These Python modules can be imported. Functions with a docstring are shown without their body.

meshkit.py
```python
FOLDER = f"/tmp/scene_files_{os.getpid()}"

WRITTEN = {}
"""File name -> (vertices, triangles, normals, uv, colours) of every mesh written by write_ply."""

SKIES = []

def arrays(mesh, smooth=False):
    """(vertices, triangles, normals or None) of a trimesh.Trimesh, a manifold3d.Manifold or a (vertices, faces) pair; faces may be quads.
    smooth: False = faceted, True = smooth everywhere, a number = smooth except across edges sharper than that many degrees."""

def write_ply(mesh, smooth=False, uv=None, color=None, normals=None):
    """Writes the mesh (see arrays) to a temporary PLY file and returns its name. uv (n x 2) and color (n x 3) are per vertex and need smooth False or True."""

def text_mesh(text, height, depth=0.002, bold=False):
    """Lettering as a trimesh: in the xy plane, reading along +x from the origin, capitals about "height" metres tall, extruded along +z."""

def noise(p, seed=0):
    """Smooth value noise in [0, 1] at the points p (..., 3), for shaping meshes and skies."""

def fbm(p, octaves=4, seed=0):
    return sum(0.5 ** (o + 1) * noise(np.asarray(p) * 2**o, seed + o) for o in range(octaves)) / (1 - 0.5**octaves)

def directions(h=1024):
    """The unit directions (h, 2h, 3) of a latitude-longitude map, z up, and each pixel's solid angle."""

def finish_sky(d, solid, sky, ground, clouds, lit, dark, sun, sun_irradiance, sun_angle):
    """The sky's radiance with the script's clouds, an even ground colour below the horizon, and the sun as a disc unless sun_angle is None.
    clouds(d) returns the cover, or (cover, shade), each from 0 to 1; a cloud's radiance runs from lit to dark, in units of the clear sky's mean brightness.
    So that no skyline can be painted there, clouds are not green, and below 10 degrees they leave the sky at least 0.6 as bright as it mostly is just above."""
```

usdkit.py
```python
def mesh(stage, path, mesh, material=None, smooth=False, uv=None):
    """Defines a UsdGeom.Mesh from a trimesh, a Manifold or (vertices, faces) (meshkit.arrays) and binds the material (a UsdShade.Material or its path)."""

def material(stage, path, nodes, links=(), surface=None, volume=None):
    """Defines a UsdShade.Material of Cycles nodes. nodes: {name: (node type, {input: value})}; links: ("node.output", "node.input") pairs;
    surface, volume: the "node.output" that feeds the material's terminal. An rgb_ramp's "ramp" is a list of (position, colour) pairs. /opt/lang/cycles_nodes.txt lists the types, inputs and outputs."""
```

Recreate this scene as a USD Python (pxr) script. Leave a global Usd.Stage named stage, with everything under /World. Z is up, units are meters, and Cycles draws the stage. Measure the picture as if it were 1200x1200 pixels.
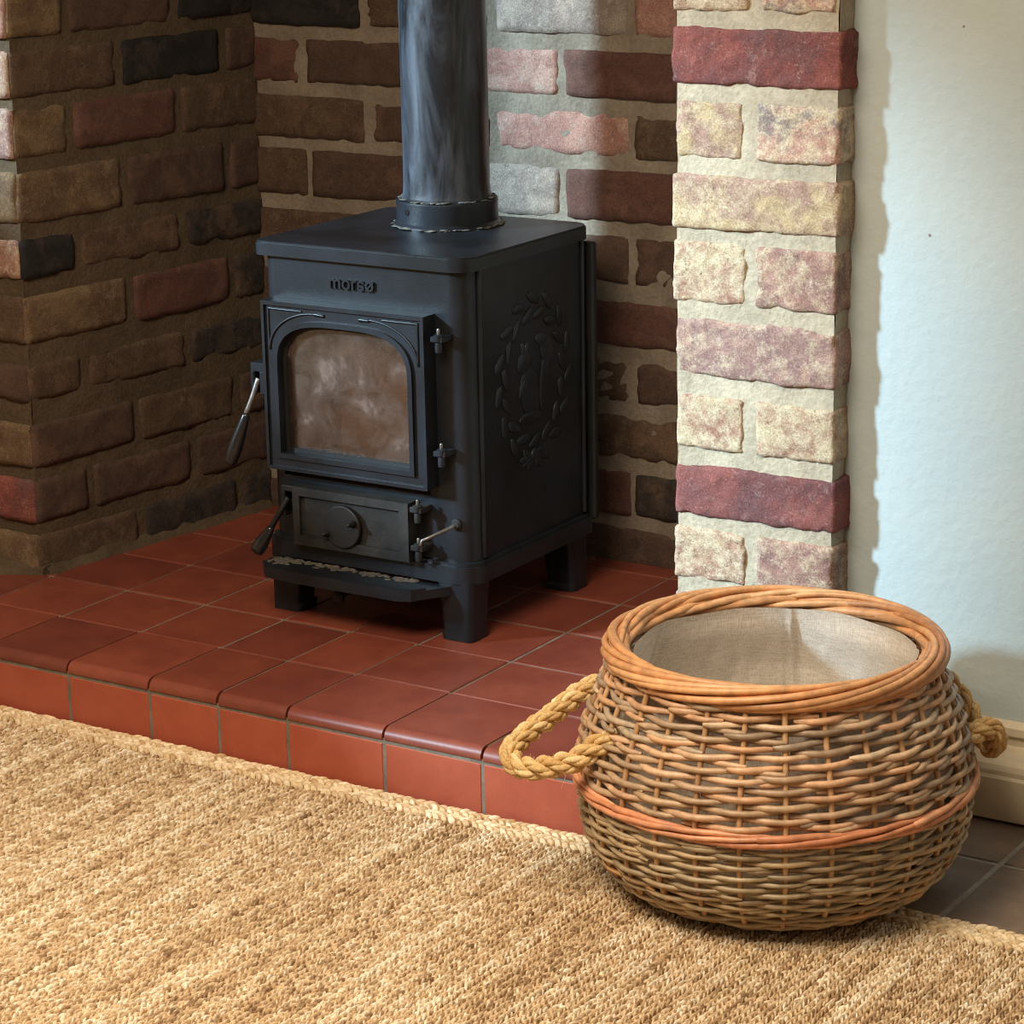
import math, random
import numpy as np
import trimesh
import manifold3d as m3
from scipy.sparse import coo_matrix
from scipy.sparse.csgraph import connected_components
import usdkit, meshkit
from pxr import Usd, UsdGeom, UsdLux, UsdShade, Gf, Sdf, Vt

random.seed(7)
rng = np.random.default_rng(7)
stage = Usd.Stage.CreateInMemory()
UsdGeom.SetStageUpAxis(stage, 'Z')
UsdGeom.SetStageMetersPerUnit(stage, 1.0)
UsdGeom.Xform.Define(stage, '/World')
UsdGeom.Scope.Define(stage, '/World/Looks')

# ------------------------------------------------------------------ camera
F_PX, YAW, PITCH, ROLL = 3077.09, 0.57115, 0.26973, 0.019338
EYE = np.array([2.06, -2.64, 1.285])
EXPOSURE = 0.0


def camera_axes():
    cy, sy, cp, sp = math.cos(YAW), math.sin(YAW), math.cos(PITCH), math.sin(PITCH)
    f = np.array([-sy * cp, cy * cp, -sp])
    r = np.array([cy, sy, 0.0])
    d = np.cross(f, r)
    c, s = math.cos(ROLL), math.sin(ROLL)
    return c * r + s * d, -s * r + c * d, f


RIGHT, DOWN, FWD = camera_axes()
cam = UsdGeom.Camera.Define(stage, '/World/camera')
M = Gf.Matrix4d(1.0)
for k, a in enumerate((RIGHT, -DOWN, -FWD)):
    M.SetRow(k, Gf.Vec4d(*map(float, a), 0.0))
M.SetRow(3, Gf.Vec4d(*map(float, EYE), 1.0))
cam.AddTransformOp().Set(M)
cam.CreateHorizontalApertureAttr(36.0)
cam.CreateVerticalApertureAttr(36.0)
cam.CreateFocalLengthAttr(36.0 * F_PX / 1200.0)
cam.CreateClippingRangeAttr(Gf.Vec2f(0.05, 100.0))
cam.CreateExposureAttr(EXPOSURE)

# ------------------------------------------------------------------ light
dome = UsdLux.DomeLight.Define(stage, '/World/room_ambience')       # warm light scattered about the room
dome.CreateColorAttr(Gf.Vec3f(0.64, 0.46, 0.31))
dome.CreateIntensityAttr(0.075)

key = UsdLux.DistantLight.Define(stage, '/World/daylight')          # cool daylight that comes in by the unseen window on the left
key.CreateColorAttr(Gf.Vec3f(0.57, 0.83, 1.0))
key.CreateIntensityAttr(2.5)
key.CreateAngleAttr(6.0)
key.CreateNormalizeAttr(True)
KEY_AZ, KEY_EL = 45.0, 23.5                                         # travels towards +x +y and down


def aim(prim, direction, loc=(0, 0, 0)):
    z = -np.asarray(direction, float)
    z /= np.linalg.norm(z)
    x = np.cross([0, 0, 1.0], z)
    x /= np.linalg.norm(x)
    y = np.cross(z, x)
    m = Gf.Matrix4d(1.0)
    for k, a in enumerate((x, y, z)):
        m.SetRow(k, Gf.Vec4d(*map(float, a), 0.0))
    m.SetRow(3, Gf.Vec4d(*map(float, loc), 1.0))
    UsdGeom.Xformable(prim).AddTransformOp().Set(m)


_e, _a = math.radians(KEY_EL), math.radians(KEY_AZ)
aim(key, (math.cos(_e) * math.cos(_a), math.cos(_e) * math.sin(_a), -math.sin(_e)))

unseen_warm = UsdLux.RectLight.Define(stage, '/World/ceiling_light')      # unseen warm light overhead, brightens the rug, basket and shaded plaster
unseen_warm.CreateColorAttr(Gf.Vec3f(1.0, 0.83, 0.62))
unseen_warm.CreateIntensityAttr(18.0)
unseen_warm.CreateWidthAttr(1.3)
unseen_warm.CreateHeightAttr(1.2)
aim(unseen_warm, (.05, -.10, -1.0), (0.42, -1.45, 2.08))


# ------------------------------------------------------------------ helpers
def lin(r, g, b):
    return tuple(((c / 255 / 12.92) if c / 255 <= 0.04045 else ((c / 255 + 0.055) / 1.055) ** 2.4) for c in (r, g, b))


used = {}


def numbered(parent, name):
    k = used.get((parent, name), 0)
    used[(parent, name)] = k + 1
    return f'{parent}/{name}' if k == 0 else f'{parent}/{name}_{k:03d}'


ORIGIN = {}


def tag(p, label=None, cat=None, group=None, kind=None):
    for k, v in (('label', label), ('category', cat), ('group', group), ('kind', kind)):
        if v:
            p.SetCustomDataByKey(k, v)


def thing(name, label, cat, loc=(0, 0, 0), group=None, kind=None):
    path = numbered('/World', name)
    x = UsdGeom.Xform.Define(stage, path)
    x.AddTranslateOp().Set(Gf.Vec3d(*map(float, loc)))
    ORIGIN[path] = np.asarray(loc, float)
    tag(x.GetPrim(), label, cat, group, kind)
    return path


STRANDS = set()


def part(parent, name, mesh, mat, smooth=False, label=None, kind=None, tone=None):
    """A mesh given in world coordinates, put under parent (a path)."""
    path = numbered(parent, name)
    o = ORIGIN[parent]
    ORIGIN[path] = o
    if hasattr(mesh, 'to_mesh'):
        mm = mesh.to_mesh()
        mesh = (mm.vert_properties[:, :3], mm.tri_verts)
    if isinstance(mesh, trimesh.Trimesh):
        mesh = (np.array(mesh.vertices), np.array(mesh.faces))
    v = np.asarray(mesh[0], float) - o
    p = usdkit.mesh(stage, path, (v, mesh[1]), mat, smooth=smooth)
    if str(mat.GetPath()) in STRANDS:
        if tone is None:                                            # one tone for each separate strand
            f = np.asarray(mesh[1])
            f = quads(f) if f.shape[1] == 4 else f
            e = np.vstack([f[:, [0, 1]], f[:, [1, 2]]])
            k, lab = connected_components(coo_matrix((np.ones(len(e)), (e[:, 0], e[:, 1])), shape=(len(v), len(v))), directed=False)
            tone = rng.random(k)[lab]
        UsdGeom.PrimvarsAPI(p).CreatePrimvar('tone', Sdf.ValueTypeNames.FloatArray, 'vertex').Set(Vt.FloatArray.FromNumpy(np.asarray(tone, np.float32)))
    tag(p.GetPrim(), label=label, kind=kind)
    return path


def quads(f):
    f = np.asarray(f)
    return np.vstack([f[:, [0, 1, 2]], f[:, [0, 2, 3]]])


def join(ms):
    vs, fs, n = [], [], 0
    for v, f in ms:
        v, f = np.asarray(v, float), np.asarray(f, int)
        if f.shape[1] == 4:
            f = quads(f)
        vs.append(v)
        fs.append(f + n)
        n += len(v)
    return np.vstack(vs), np.vstack(fs)


def vf(m):
    if hasattr(m, 'to_mesh'):
        mm = m.to_mesh()
        return mm.vert_properties[:, :3].astype(float), mm.tri_verts.astype(int)
    if isinstance(m, trimesh.Trimesh):
        return np.array(m.vertices), np.array(m.faces)
    return m


def bbox(x0, x1, y0, y1, z0, z1, r=0.002):
    """A box with chamfered edges."""
    r = min(r, (x1 - x0) * .49, (y1 - y0) * .49, (z1 - z0) * .49)
    pts = []
    for sx in (0, 1):
        for sy in (0, 1):
            for sz in (0, 1):
                c = np.array([(x0, x1)[sx], (y0, y1)[sy], (z0, z1)[sz]], float)
                s = np.array([1 - 2 * sx, 1 - 2 * sy, 1 - 2 * sz], float) * r
                for k in range(3):
                    d = s.copy()
                    d[k] = 0
                    pts.append(c + d)
    return vf(m3.Manifold.hull_points(np.array(pts)))


def rounded_rect(x0, x1, y0, y1, r, n=6):
    r = [r] * 4 if np.isscalar(r) else r
    out = []
    for (cx, cy, a0), rr in zip(((x1, y1, 0), (x0, y1, 90), (x0, y0, 180), (x1, y0, 270)), r):
        sx = -1 if cx == x1 else 1
        sy = -1 if cy == y1 else 1
        if rr <= 0:
            out.append((cx, cy))
            continue
        for k in range(n + 1):
            a = math.radians(a0 + 90 * k / n)
            out.append((cx + sx * rr + rr * math.cos(a), cy + sy * rr + rr * math.sin(a)))
    return out


def ext(polys, h):
    return m3.Manifold.extrude(m3.CrossSection([np.asarray(p, float) for p in polys], m3.FillRule.EvenOdd), h)


def ext_z(polys, z0, z1):
    return ext(polys, z1 - z0).translate((0, 0, z0))


def ext_y(polys, y0, y1):
    """polys in (x, z), from y0 to y1."""
    m = ext(polys, y1 - y0)
    return m.transform(np.array([[1, 0, 0, 0], [0, 0, -1, y1], [0, 1, 0, 0]], float))


def ext_x(polys, x0, x1):
    """polys in (y, z), from x0 to x1."""
    m = ext(polys, x1 - x0)
    return m.transform(np.array([[0, 0, 1, x0], [1, 0, 0, 0], [0, 1, 0, 0]], float))


def tube(path, radius, n=8, closed=False, caps=True):
    p = np.asarray(path, float)
    k = len(p)
    r = np.full(k, radius, float) if np.isscalar(radius) else np.asarray(radius, float)
    t = np.roll(p, -1, 0) - np.roll(p, 1, 0)
    if not closed:
        t[0], t[-1] = p[1] - p[0], p[-1] - p[-2]
    t /= np.maximum(np.linalg.norm(t, axis=1, keepdims=True), 1e-12)
    u = np.zeros_like(p)
    a = np.array([0, 0, 1.0]) if abs(t[0][2]) < .9 else np.array([1.0, 0, 0])
    prev = np.cross(t[0], a)
    for i in range(k):
        q = prev - t[i] * (prev @ t[i])
        prev = q / max(np.linalg.norm(q), 1e-12)
        u[i] = prev
    w = np.cross(t, u)
    ang = np.arange(n) * 2 * np.pi / n
    v = p[:, None] + r[:, None, None] * (np.cos(ang)[None, :, None] * u[:, None] + np.sin(ang)[None, :, None] * w[:, None])
    v = v.reshape(-1, 3)
    i = np.arange(k if closed else k - 1)
    j = np.arange(n)
    I, J = np.meshgrid(i, j, indexing='ij')
    A = I * n + J
    B = I * n + (J + 1) % n
    C = ((I + 1) % k) * n + (J + 1) % n
    D = ((I + 1) % k) * n + J
    f = quads(np.stack([A, B, C, D], -1).reshape(-1, 4))
    if not closed and caps:
        v = np.vstack([v, p[0], p[-1]])
        c0, c1 = len(v) - 2, len(v) - 1
        j2 = (j + 1) % n
        f = np.vstack([f, np.stack([np.full(n, c0), j2, j], 1), np.stack([np.full(n, c1), (k - 1) * n + j, (k - 1) * n + j2], 1)])
    return v, f


def spline(pts, n):
    p = np.asarray(pts, float)
    p = np.vstack([2 * p[0] - p[1], p, 2 * p[-1] - p[-2]])
    out = []
    seg = len(p) - 3
    for q in np.linspace(0, seg - 1e-9, n):
        i = int(q)
        t = q - i
        a, b, c, d = p[i:i + 4]
        out.append(.5 * ((2 * b) + (c - a) * t + (2 * a - 5 * b + 4 * c - d) * t * t + (3 * b - a - 3 * c + d) * t ** 3))
    return np.array(out)


def lathe(profile, center, axis=(0, 0, 1), n=32, closed_ends=True):
    """profile: (radius, height along axis)."""
    pr = np.asarray(profile, float)
    ax = np.asarray(axis, float)
    ax /= np.linalg.norm(ax)
    a = np.array([1.0, 0, 0]) if abs(ax[0]) < .9 else np.array([0, 1.0, 0])
    u = np.cross(ax, a)
    u /= np.linalg.norm(u)
    w = np.cross(ax, u)
    ang = np.arange(n) * 2 * np.pi / n
    ring = np.cos(ang)[:, None] * u + np.sin(ang)[:, None] * w
    v = np.asarray(center, float) + pr[:, 0][:, None, None] * ring[None] + (pr[:, 1][:, None] * ax)[:, None]
    k = len(pr)
    v = v.reshape(-1, 3)
    I, J = np.meshgrid(np.arange(k - 1), np.arange(n), indexing='ij')
    f = quads(np.stack([I * n + J, I * n + (J + 1) % n, (I + 1) * n + (J + 1) % n, (I + 1) * n + J], -1).reshape(-1, 4))
    if closed_ends:
        v = np.vstack([v, np.asarray(center) + ax * pr[0, 1], np.asarray(center) + ax * pr[-1, 1]])
        c0, c1 = len(v) - 2, len(v) - 1
        j = np.arange(n)
        j2 = (j + 1) % n
        f = np.vstack([f, np.stack([np.full(n, c0), j2, j], 1), np.stack([np.full(n, c1), (k - 1) * n + j, (k - 1) * n + j2], 1)])
    return v, f


def blob(c, rx, ry, rz, seed=0, amp=0.15, sub=2, M=None):
    s = trimesh.creation.icosphere(sub)
    v = np.array(s.vertices)
    v = v * (1 + amp * (meshkit.fbm(v * 1.7 + 11.3 * seed, 3, seed)[:, None] - .5) * 2)
    v = v * [rx, ry, rz]
    if M is not None:
        v = v @ np.asarray(M).T
    return v + c, np.array(s.faces)


def grid_box(sx, sy, sz, cell, r):
    """A box about the origin, faces cut into cells, edges rounded by r; returns vertices, faces and outward directions."""
    n = [max(2, int(round(s / cell))) for s in (sx, sy, sz)]
    key, verts, faces = {}, [], []

    def vid(i, j, k):
        q = (i, j, k)
        if q not in key:
            key[q] = len(verts)
            verts.append(q)
        return key[q]
    nx, ny, nz = n
    for i in range(nx):
        for j in range(ny):
            faces.append([vid(i, j, 0), vid(i, j + 1, 0), vid(i + 1, j + 1, 0), vid(i + 1, j, 0)])
            faces.append([vid(i, j, nz), vid(i + 1, j, nz), vid(i + 1, j + 1, nz), vid(i, j + 1, nz)])
    for i in range(nx):
        for k in range(nz):
            faces.append([vid(i, 0, k), vid(i + 1, 0, k), vid(i + 1, 0, k + 1), vid(i, 0, k + 1)])
            faces.append([vid(i, ny, k), vid(i, ny, k + 1), vid(i + 1, ny, k + 1), vid(i + 1, ny, k)])
    for j in range(ny):
        for k in range(nz):
            faces.append([vid(0, j, k), vid(0, j, k + 1), vid(0, j + 1, k + 1), vid(0, j + 1, k)])
            faces.append([vid(nx, j, k), vid(nx, j + 1, k), vid(nx, j + 1, k + 1), vid(nx, j, k + 1)])
    q = np.array(verts, float) / np.array(n)
    # pull the outermost cells towards the edge so that the rounding has points to use
    h = np.array([sx, sy, sz]) / 2
    p = (q * 2 - 1) * h
    inner = np.clip(p, -(h - r), h - r)
    d = p - inner
    L = np.linalg.norm(d, axis=1, keepdims=True)
    d = d / np.maximum(L, 1e-9)
    return inner + d * r, quads(faces), d


# ------------------------------------------------------------------ materials
LOOK = '/World/Looks/'


def mat(name, nodes, links, surface='p.BSDF'):
    return usdkit.material(stage, LOOK + name, nodes, links, surface=surface)


def brick_mat(name, a, b, c, patch=None, amount=0.0, pits=0.5, scale=13.0, rough=0.92, dark=(35, 28, 24)):
    """Burnt clay: three tones in clouds, lime or soot in patches, dark pits."""
    a, b, c = lin(*a), lin(*b), lin(*c)
    patch = lin(*(patch or (200, 190, 165)))
    n = {
        'g': ('geometry', {}), 'o': ('object_info', {}),
        'k': ('math', {'math_type': 'multiply', 'value2': 37.0}),
        'v': ('vector_math', {'math_type': 'add'}), 'cx': ('combine_xyz', {}),
        'n1': ('noise_texture', {'scale': scale, 'detail': 6.0, 'roughness': 0.62, 'distortion': 0.4}),
        'n2': ('noise_texture', {'scale': scale * 2.8, 'detail': 10.0, 'roughness': 0.78}),
        'n3': ('noise_texture', {'scale': 90.0, 'detail': 7.0, 'roughness': 0.78}),
        'n5': ('noise_texture', {'scale': 210.0, 'detail': 4.0, 'roughness': 0.75}),
        'r5': ('rgb_ramp', {'ramp': [(0.0, (0, 0, 0)), (0.60, (0, 0, 0)), (0.68, (1, 1, 1)), (1.0, (1, 1, 1))]}),
        'f5': ('math', {'math_type': 'multiply', 'value2': 0.4}), 'm5': ('mix_color', {'blend_type': 'mix', 'b': tuple(min(1, 1.15 * t) for t in patch)}),
        'n4': ('noise_texture', {'scale': 420.0, 'detail': 3.0, 'roughness': 0.6}),
        'r1': ('rgb_ramp', {'ramp': [(0.0, a), (0.38, a), (0.5, b), (0.62, c), (1.0, c)]}),
        'r2': ('rgb_ramp', {'ramp': [(0.0, (0, 0, 0)), (0.58 - 0.24 * amount, (0, 0, 0)), (0.72 - 0.24 * amount, (1, 1, 1)), (1.0, (1, 1, 1))]}),
        'r3': ('rgb_ramp', {'ramp': [(0.0, (1, 1, 1)), (0.33, (1, 1, 1)), (0.43, (0, 0, 0)), (1.0, (0, 0, 0))]}),
        'am': ('math', {'math_type': 'multiply', 'value2': 0.8 if amount > 0 else 0.0}),
        'pm': ('math', {'math_type': 'multiply', 'value2': pits}),
        'm1': ('mix_color', {'blend_type': 'mix', 'b': patch}),
        'm2': ('mix_color', {'blend_type': 'mix', 'b': lin(*dark)}),
        'sp': ('hsv', {'hue': 0.5, 'saturation': 1.0, 'fac': 1.0}),
        'mv': ('map_range', {'from_min': 0.25, 'from_max': 0.75, 'to_min': 0.62, 'to_max': 1.38}),
        'h1': ('math', {'math_type': 'add'}), 'h2': ('math', {'math_type': 'add'}),
        'b': ('bump', {'strength': 0.85, 'distance': 0.0035}), 'w3': ('math', {'math_type': 'multiply', 'value2': 0.45}), 'w4': ('math', {'math_type': 'multiply', 'value2': 0.12}),
        'p': ('principled_bsdf', {'roughness': rough, 'specular_ior_level': 0.25}),
    }
    l = [('o.random', 'k.value1'), ('k.value', 'cx.x'), ('k.value', 'cx.z'), ('g.position', 'v.vector1'), ('cx.vector', 'v.vector2')]
    l += [('v.vector', f'n{i}.vector') for i in (1, 2, 3, 4, 5)]
    l += [('n5.fac', 'r5.fac'), ('r5.color', 'f5.value1'), ('f5.value', 'm5.fac'), ('m2.result', 'm5.a')]
    l += [('n1.fac', 'r1.fac'), ('n2.fac', 'r2.fac'), ('n3.fac', 'r3.fac'), ('r2.color', 'am.value1'), ('r3.color', 'pm.value1'),
          ('am.value', 'm1.fac'), ('r1.color', 'm1.a'), ('pm.value', 'm2.fac'), ('m1.result', 'm2.a'), ('n4.fac', 'mv.value'), ('mv.result', 'sp.value'), ('m5.result', 'sp.color'), ('sp.color', 'p.base_color'),
          ('n3.fac', 'w3.value1'), ('n4.fac', 'w4.value1'), ('n2.fac', 'h1.value1'), ('w3.value', 'h1.value2'), ('h1.value', 'h2.value1'), ('w4.value', 'h2.value2'), ('h2.value', 'b.height'), ('b.normal', 'p.normal')]
    return mat(name, n, l)


def clay_mat(name, a, b, scale=20.0, rough=0.9, bump=0.4, dist=0.002, fine=200.0, spec=0.3, vary=0.15, extra=None):
    """A surface of two tones mixed by noise, with fine relief."""
    n = {
        'g': ('geometry', {}), 'o': ('object_info', {}),
        'k': ('math', {'math_type': 'multiply', 'value2': 23.0}), 'cx': ('combine_xyz', {}), 'v': ('vector_math', {'math_type': 'add'}),
        'n1': ('noise_texture', {'scale': scale, 'detail': 6.0, 'roughness': 0.6}),
        'n2': ('noise_texture', {'scale': fine, 'detail': 4.0, 'roughness': 0.6}),
        'r1': ('rgb_ramp', {'ramp': [(0.0, lin(*a)), (0.36, lin(*a)), (0.64, lin(*b)), (1.0, lin(*b))]}),
        'mv': ('map_range', {'from_min': 0.3, 'from_max': 0.7, 'to_min': 1 - vary, 'to_max': 1 + vary}),
        'ov': ('map_range', {'from_min': 0.0, 'from_max': 1.0, 'to_min': 1 - vary, 'to_max': 1 + vary}),
        'mm': ('math', {'math_type': 'multiply'}),
        'h': ('hsv', {'hue': 0.5, 'saturation': 1.0, 'fac': 1.0}),
        'ad': ('math', {'math_type': 'add'}),
        'b': ('bump', {'strength': bump, 'distance': dist}),
        'p': ('principled_bsdf', {'roughness': rough, 'specular_ior_level': spec, **(extra or {})}),
    }
    l = [('o.random', 'k.value1'), ('k.value', 'cx.x'), ('k.value', 'cx.y'), ('g.position', 'v.vector1'), ('cx.vector', 'v.vector2'), ('v.vector', 'n1.vector'), ('v.vector', 'n2.vector'),
         ('n1.fac', 'r1.fac'), ('n2.fac', 'mv.value'), ('o.random', 'ov.value'), ('mv.result', 'mm.value1'), ('ov.result', 'mm.value2'), ('mm.value', 'h.value'),
         ('r1.color', 'h.color'), ('h.color', 'p.base_color'), ('n1.fac', 'ad.value1'), ('n2.fac', 'ad.value2'), ('ad.value', 'b.height'), ('b.normal', 'p.normal')]
    return mat(name, n, l)


def strand_mat(name, tones, rough=0.6, spec=0.4, scale=90.0, bump=0.3, stretch=None):
    """Each separate strand (island) takes its own tone."""
    k = len(tones)
    STRANDS.add(LOOK + name)
    n = {
        'g': ('geometry', {}), 'at': ('attribute', {'attribute': 'tone'}),
        'r': ('rgb_ramp', {'ramp': [(i / (k - 1), lin(*t)) for i, t in enumerate(tones)]}),
        'n': ('noise_texture', {'scale': scale, 'detail': 4.0, 'roughness': 0.6}),
        'mv': ('map_range', {'from_min': 0.3, 'from_max': 0.7, 'to_min': 0.72, 'to_max': 1.25}),
        'h': ('hsv', {'hue': 0.5, 'saturation': 1.0, 'fac': 1.0}),
        'b': ('bump', {'strength': bump, 'distance': 0.001}),
        'p': ('principled_bsdf', {'roughness': rough, 'specular_ior_level': spec}),
    }
    l = [('at.fac', 'r.fac'), ('r.color', 'h.color'), ('n.fac', 'mv.value'), ('mv.result', 'h.value'), ('h.color', 'p.base_color'), ('n.fac', 'b.height'), ('b.normal', 'p.normal')]
    if stretch:
        n['ma'] = ('mapping', {'scale': stretch})
        l += [('g.position', 'ma.vector'), ('ma.vector', 'n.vector')]
    else:
        l += [('g.position', 'n.vector')]
    return mat(name, n, l)


BK = {
    'red': brick_mat('brick_red', (136, 80, 72), (118, 70, 66), (104, 72, 72), (158, 128, 118), 0.1, 0.45),
    'red2': brick_mat('brick_red_dark', (132, 80, 74), (112, 70, 68), (98, 68, 70), (146, 122, 116), 0.1, 0.45),
    'cream': brick_mat('brick_cream', (182, 164, 134), (162, 132, 111), (142, 106, 92), (192, 178, 152), 0.6, 0.8, 20.0, dark=(84, 56, 46)),
    'yellow': brick_mat('brick_yellow', (172, 150, 116), (148, 120, 107), (160, 130, 116), (190, 174, 144), 0.45, 0.6, 15.0, dark=(98, 64, 52)),
    'pink': brick_mat('brick_pink', (166, 132, 117), (146, 112, 102), (132, 104, 97), (186, 170, 144), 0.5, 0.6, 16.0, dark=(80, 52, 46)),
    'mauve': brick_mat('brick_mauve', (160, 130, 118), (134, 106, 102), (168, 138, 122), (186, 170, 146), 0.4, 0.5, 15.0, dark=(84, 62, 58)),
    'grey': brick_mat('brick_grey', (172, 134, 120), (124, 116, 114), (160, 128, 114), (206, 192, 162), 0.55, 0.5, 14.0, dark=(76, 68, 70)),
    'rose': brick_mat('brick_rose', (164, 124, 110), (148, 108, 98), (172, 138, 124), (164, 150, 136), 0.2, 0.35),
    'slate': brick_mat('brick_slate', (150, 138, 126), (132, 118, 110), (160, 144, 130), (176, 164, 150), 0.2, 0.35),
    'brown': brick_mat('brick_brown', (91, 73, 58), (80, 63, 51), (103, 82, 66), (115, 98, 80), 0.2, 0.5, dark=(45, 36, 33)),
    'tan': brick_mat('brick_tan', (118, 98, 74), (103, 83, 64), (91, 72, 57), (131, 112, 88), 0.3, 0.45, dark=(58, 47, 39)),
    'umber': brick_mat('brick_umber', (88, 69, 58), (78, 60, 52), (96, 74, 62), (63, 54, 51), 0.2, 0.5, dark=(37, 31, 29)),
    'ruddy': brick_mat('brick_ruddy', (100, 67, 58), (88, 61, 54), (105, 75, 65), (77, 62, 55), 0.2, 0.4, dark=(42, 34, 30)),
    'sooty': brick_mat('brick_sooty', (73, 63, 56), (54, 49, 47), (86, 70, 59), (36, 35, 35), 0.4, 0.4, dark=(28, 25, 24)),
    'black': brick_mat('brick_black', (48, 45, 44), (40, 38, 38), (62, 54, 50), (30, 29, 30), 0.4, 0.3, dark=(22, 21, 21)),
}
MORTAR_LIGHT = clay_mat('mortar_lime', (180, 168, 147), (160, 149, 130), 16.0, 0.95, 0.7, 0.003, 160.0, 0.15, 0.14)
MORTAR_BACK = clay_mat('mortar_grey', (134, 123, 109), (112, 101, 89), 12.0, 0.95, 0.7, 0.003, 160.0, 0.15, 0.16)
MORTAR_BROWN = clay_mat('mortar_sooted', (86, 73, 58), (74, 62, 49), 9.0, 0.95, 0.7, 0.003, 160.0, 0.15, 0.18)
PLASTER = mat('plaster', {
    'g': ('geometry', {}),
    'n1': ('noise_texture', {'scale': 3.0, 'detail': 5.0, 'roughness': 0.55}),
    'n2': ('noise_texture', {'scale': 60.0, 'detail': 4.0, 'roughness': 0.6}),
    'v': ('voronoi_texture', {'scale': 26.0, 'randomness': 1.0}),
    'r': ('rgb_ramp', {'ramp': [(0.0, lin(170, 183, 186)), (0.4, lin(170, 183, 186)), (0.62, lin(177, 187, 187)), (1.0, lin(177, 187, 187))]}),
    'c': ('rgb_ramp', {'ramp': [(0.0, (1, 1, 1)), (0.045, (1, 1, 1)), (0.06, (0, 0, 0)), (1.0, (0, 0, 0))]}),
    's': ('separate_color', {}),
    'lt': ('math', {'math_type': 'greater_than', 'value2': 0.72}),
    'mk': ('math', {'math_type': 'multiply'}),
    'm': ('mix_color', {'b': lin(120, 118, 112)}),
    'b': ('bump', {'strength': 0.35, 'distance': 0.004}),
    'p': ('principled_bsdf', {'roughness': 0.8, 'specular_ior_level': 0.25}),
}, [('g.position', 'n1.vector'), ('g.position', 'n2.vector'), ('g.position', 'v.vector'), ('n1.fac', 'r.fac'), ('v.distance', 'c.fac'), ('v.color', 's.color'), ('s.r', 'lt.value1'), ('c.color', 'mk.value1'), ('lt.value', 'mk.value2'),
    ('mk.value', 'm.fac'), ('r.color', 'm.a'), ('m.result', 'p.base_color'), ('n2.fac', 'b.height'), ('b.normal', 'p.normal')])
PAINT = clay_mat('skirting_paint', (216, 204, 178), (206, 192, 166), 8.0, 0.55, 0.15, 0.001, 90.0, 0.4, 0.05)
TILE = clay_mat('quarry_tile_red', (118, 57, 44), (132, 67, 50), 16.0, 0.42, 0.12, 0.0008, 260.0, 0.5, 0.08)
TILE_B = clay_mat('quarry_tile_dark', (108, 52, 41), (122, 60, 46), 14.0, 0.45, 0.12, 0.0008, 260.0, 0.5, 0.08)
TILE_R = clay_mat('quarry_tile_lit_riser', (158, 76, 56), (166, 85, 63), 18.0, 0.5, 0.1, 0.0008, 260.0, 0.4, 0.05)  # paler copy of the tile: light on the riser put into the colour
GROUT = clay_mat('hearth_grout', (126, 118, 106), (104, 96, 88), 30.0, 0.95, 0.5, 0.002, 300.0, 0.1, 0.12)
FLOOR_TILE = clay_mat('floor_tile_grey', (142, 122, 106), (118, 100, 88), 14.0, 0.5, 0.25, 0.001, 200.0, 0.4, 0.1)
FLOOR_GROUT = clay_mat('floor_grout', (176, 170, 160), (150, 144, 134), 30.0, 0.95, 0.5, 0.002, 300.0, 0.1, 0.15)
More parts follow.
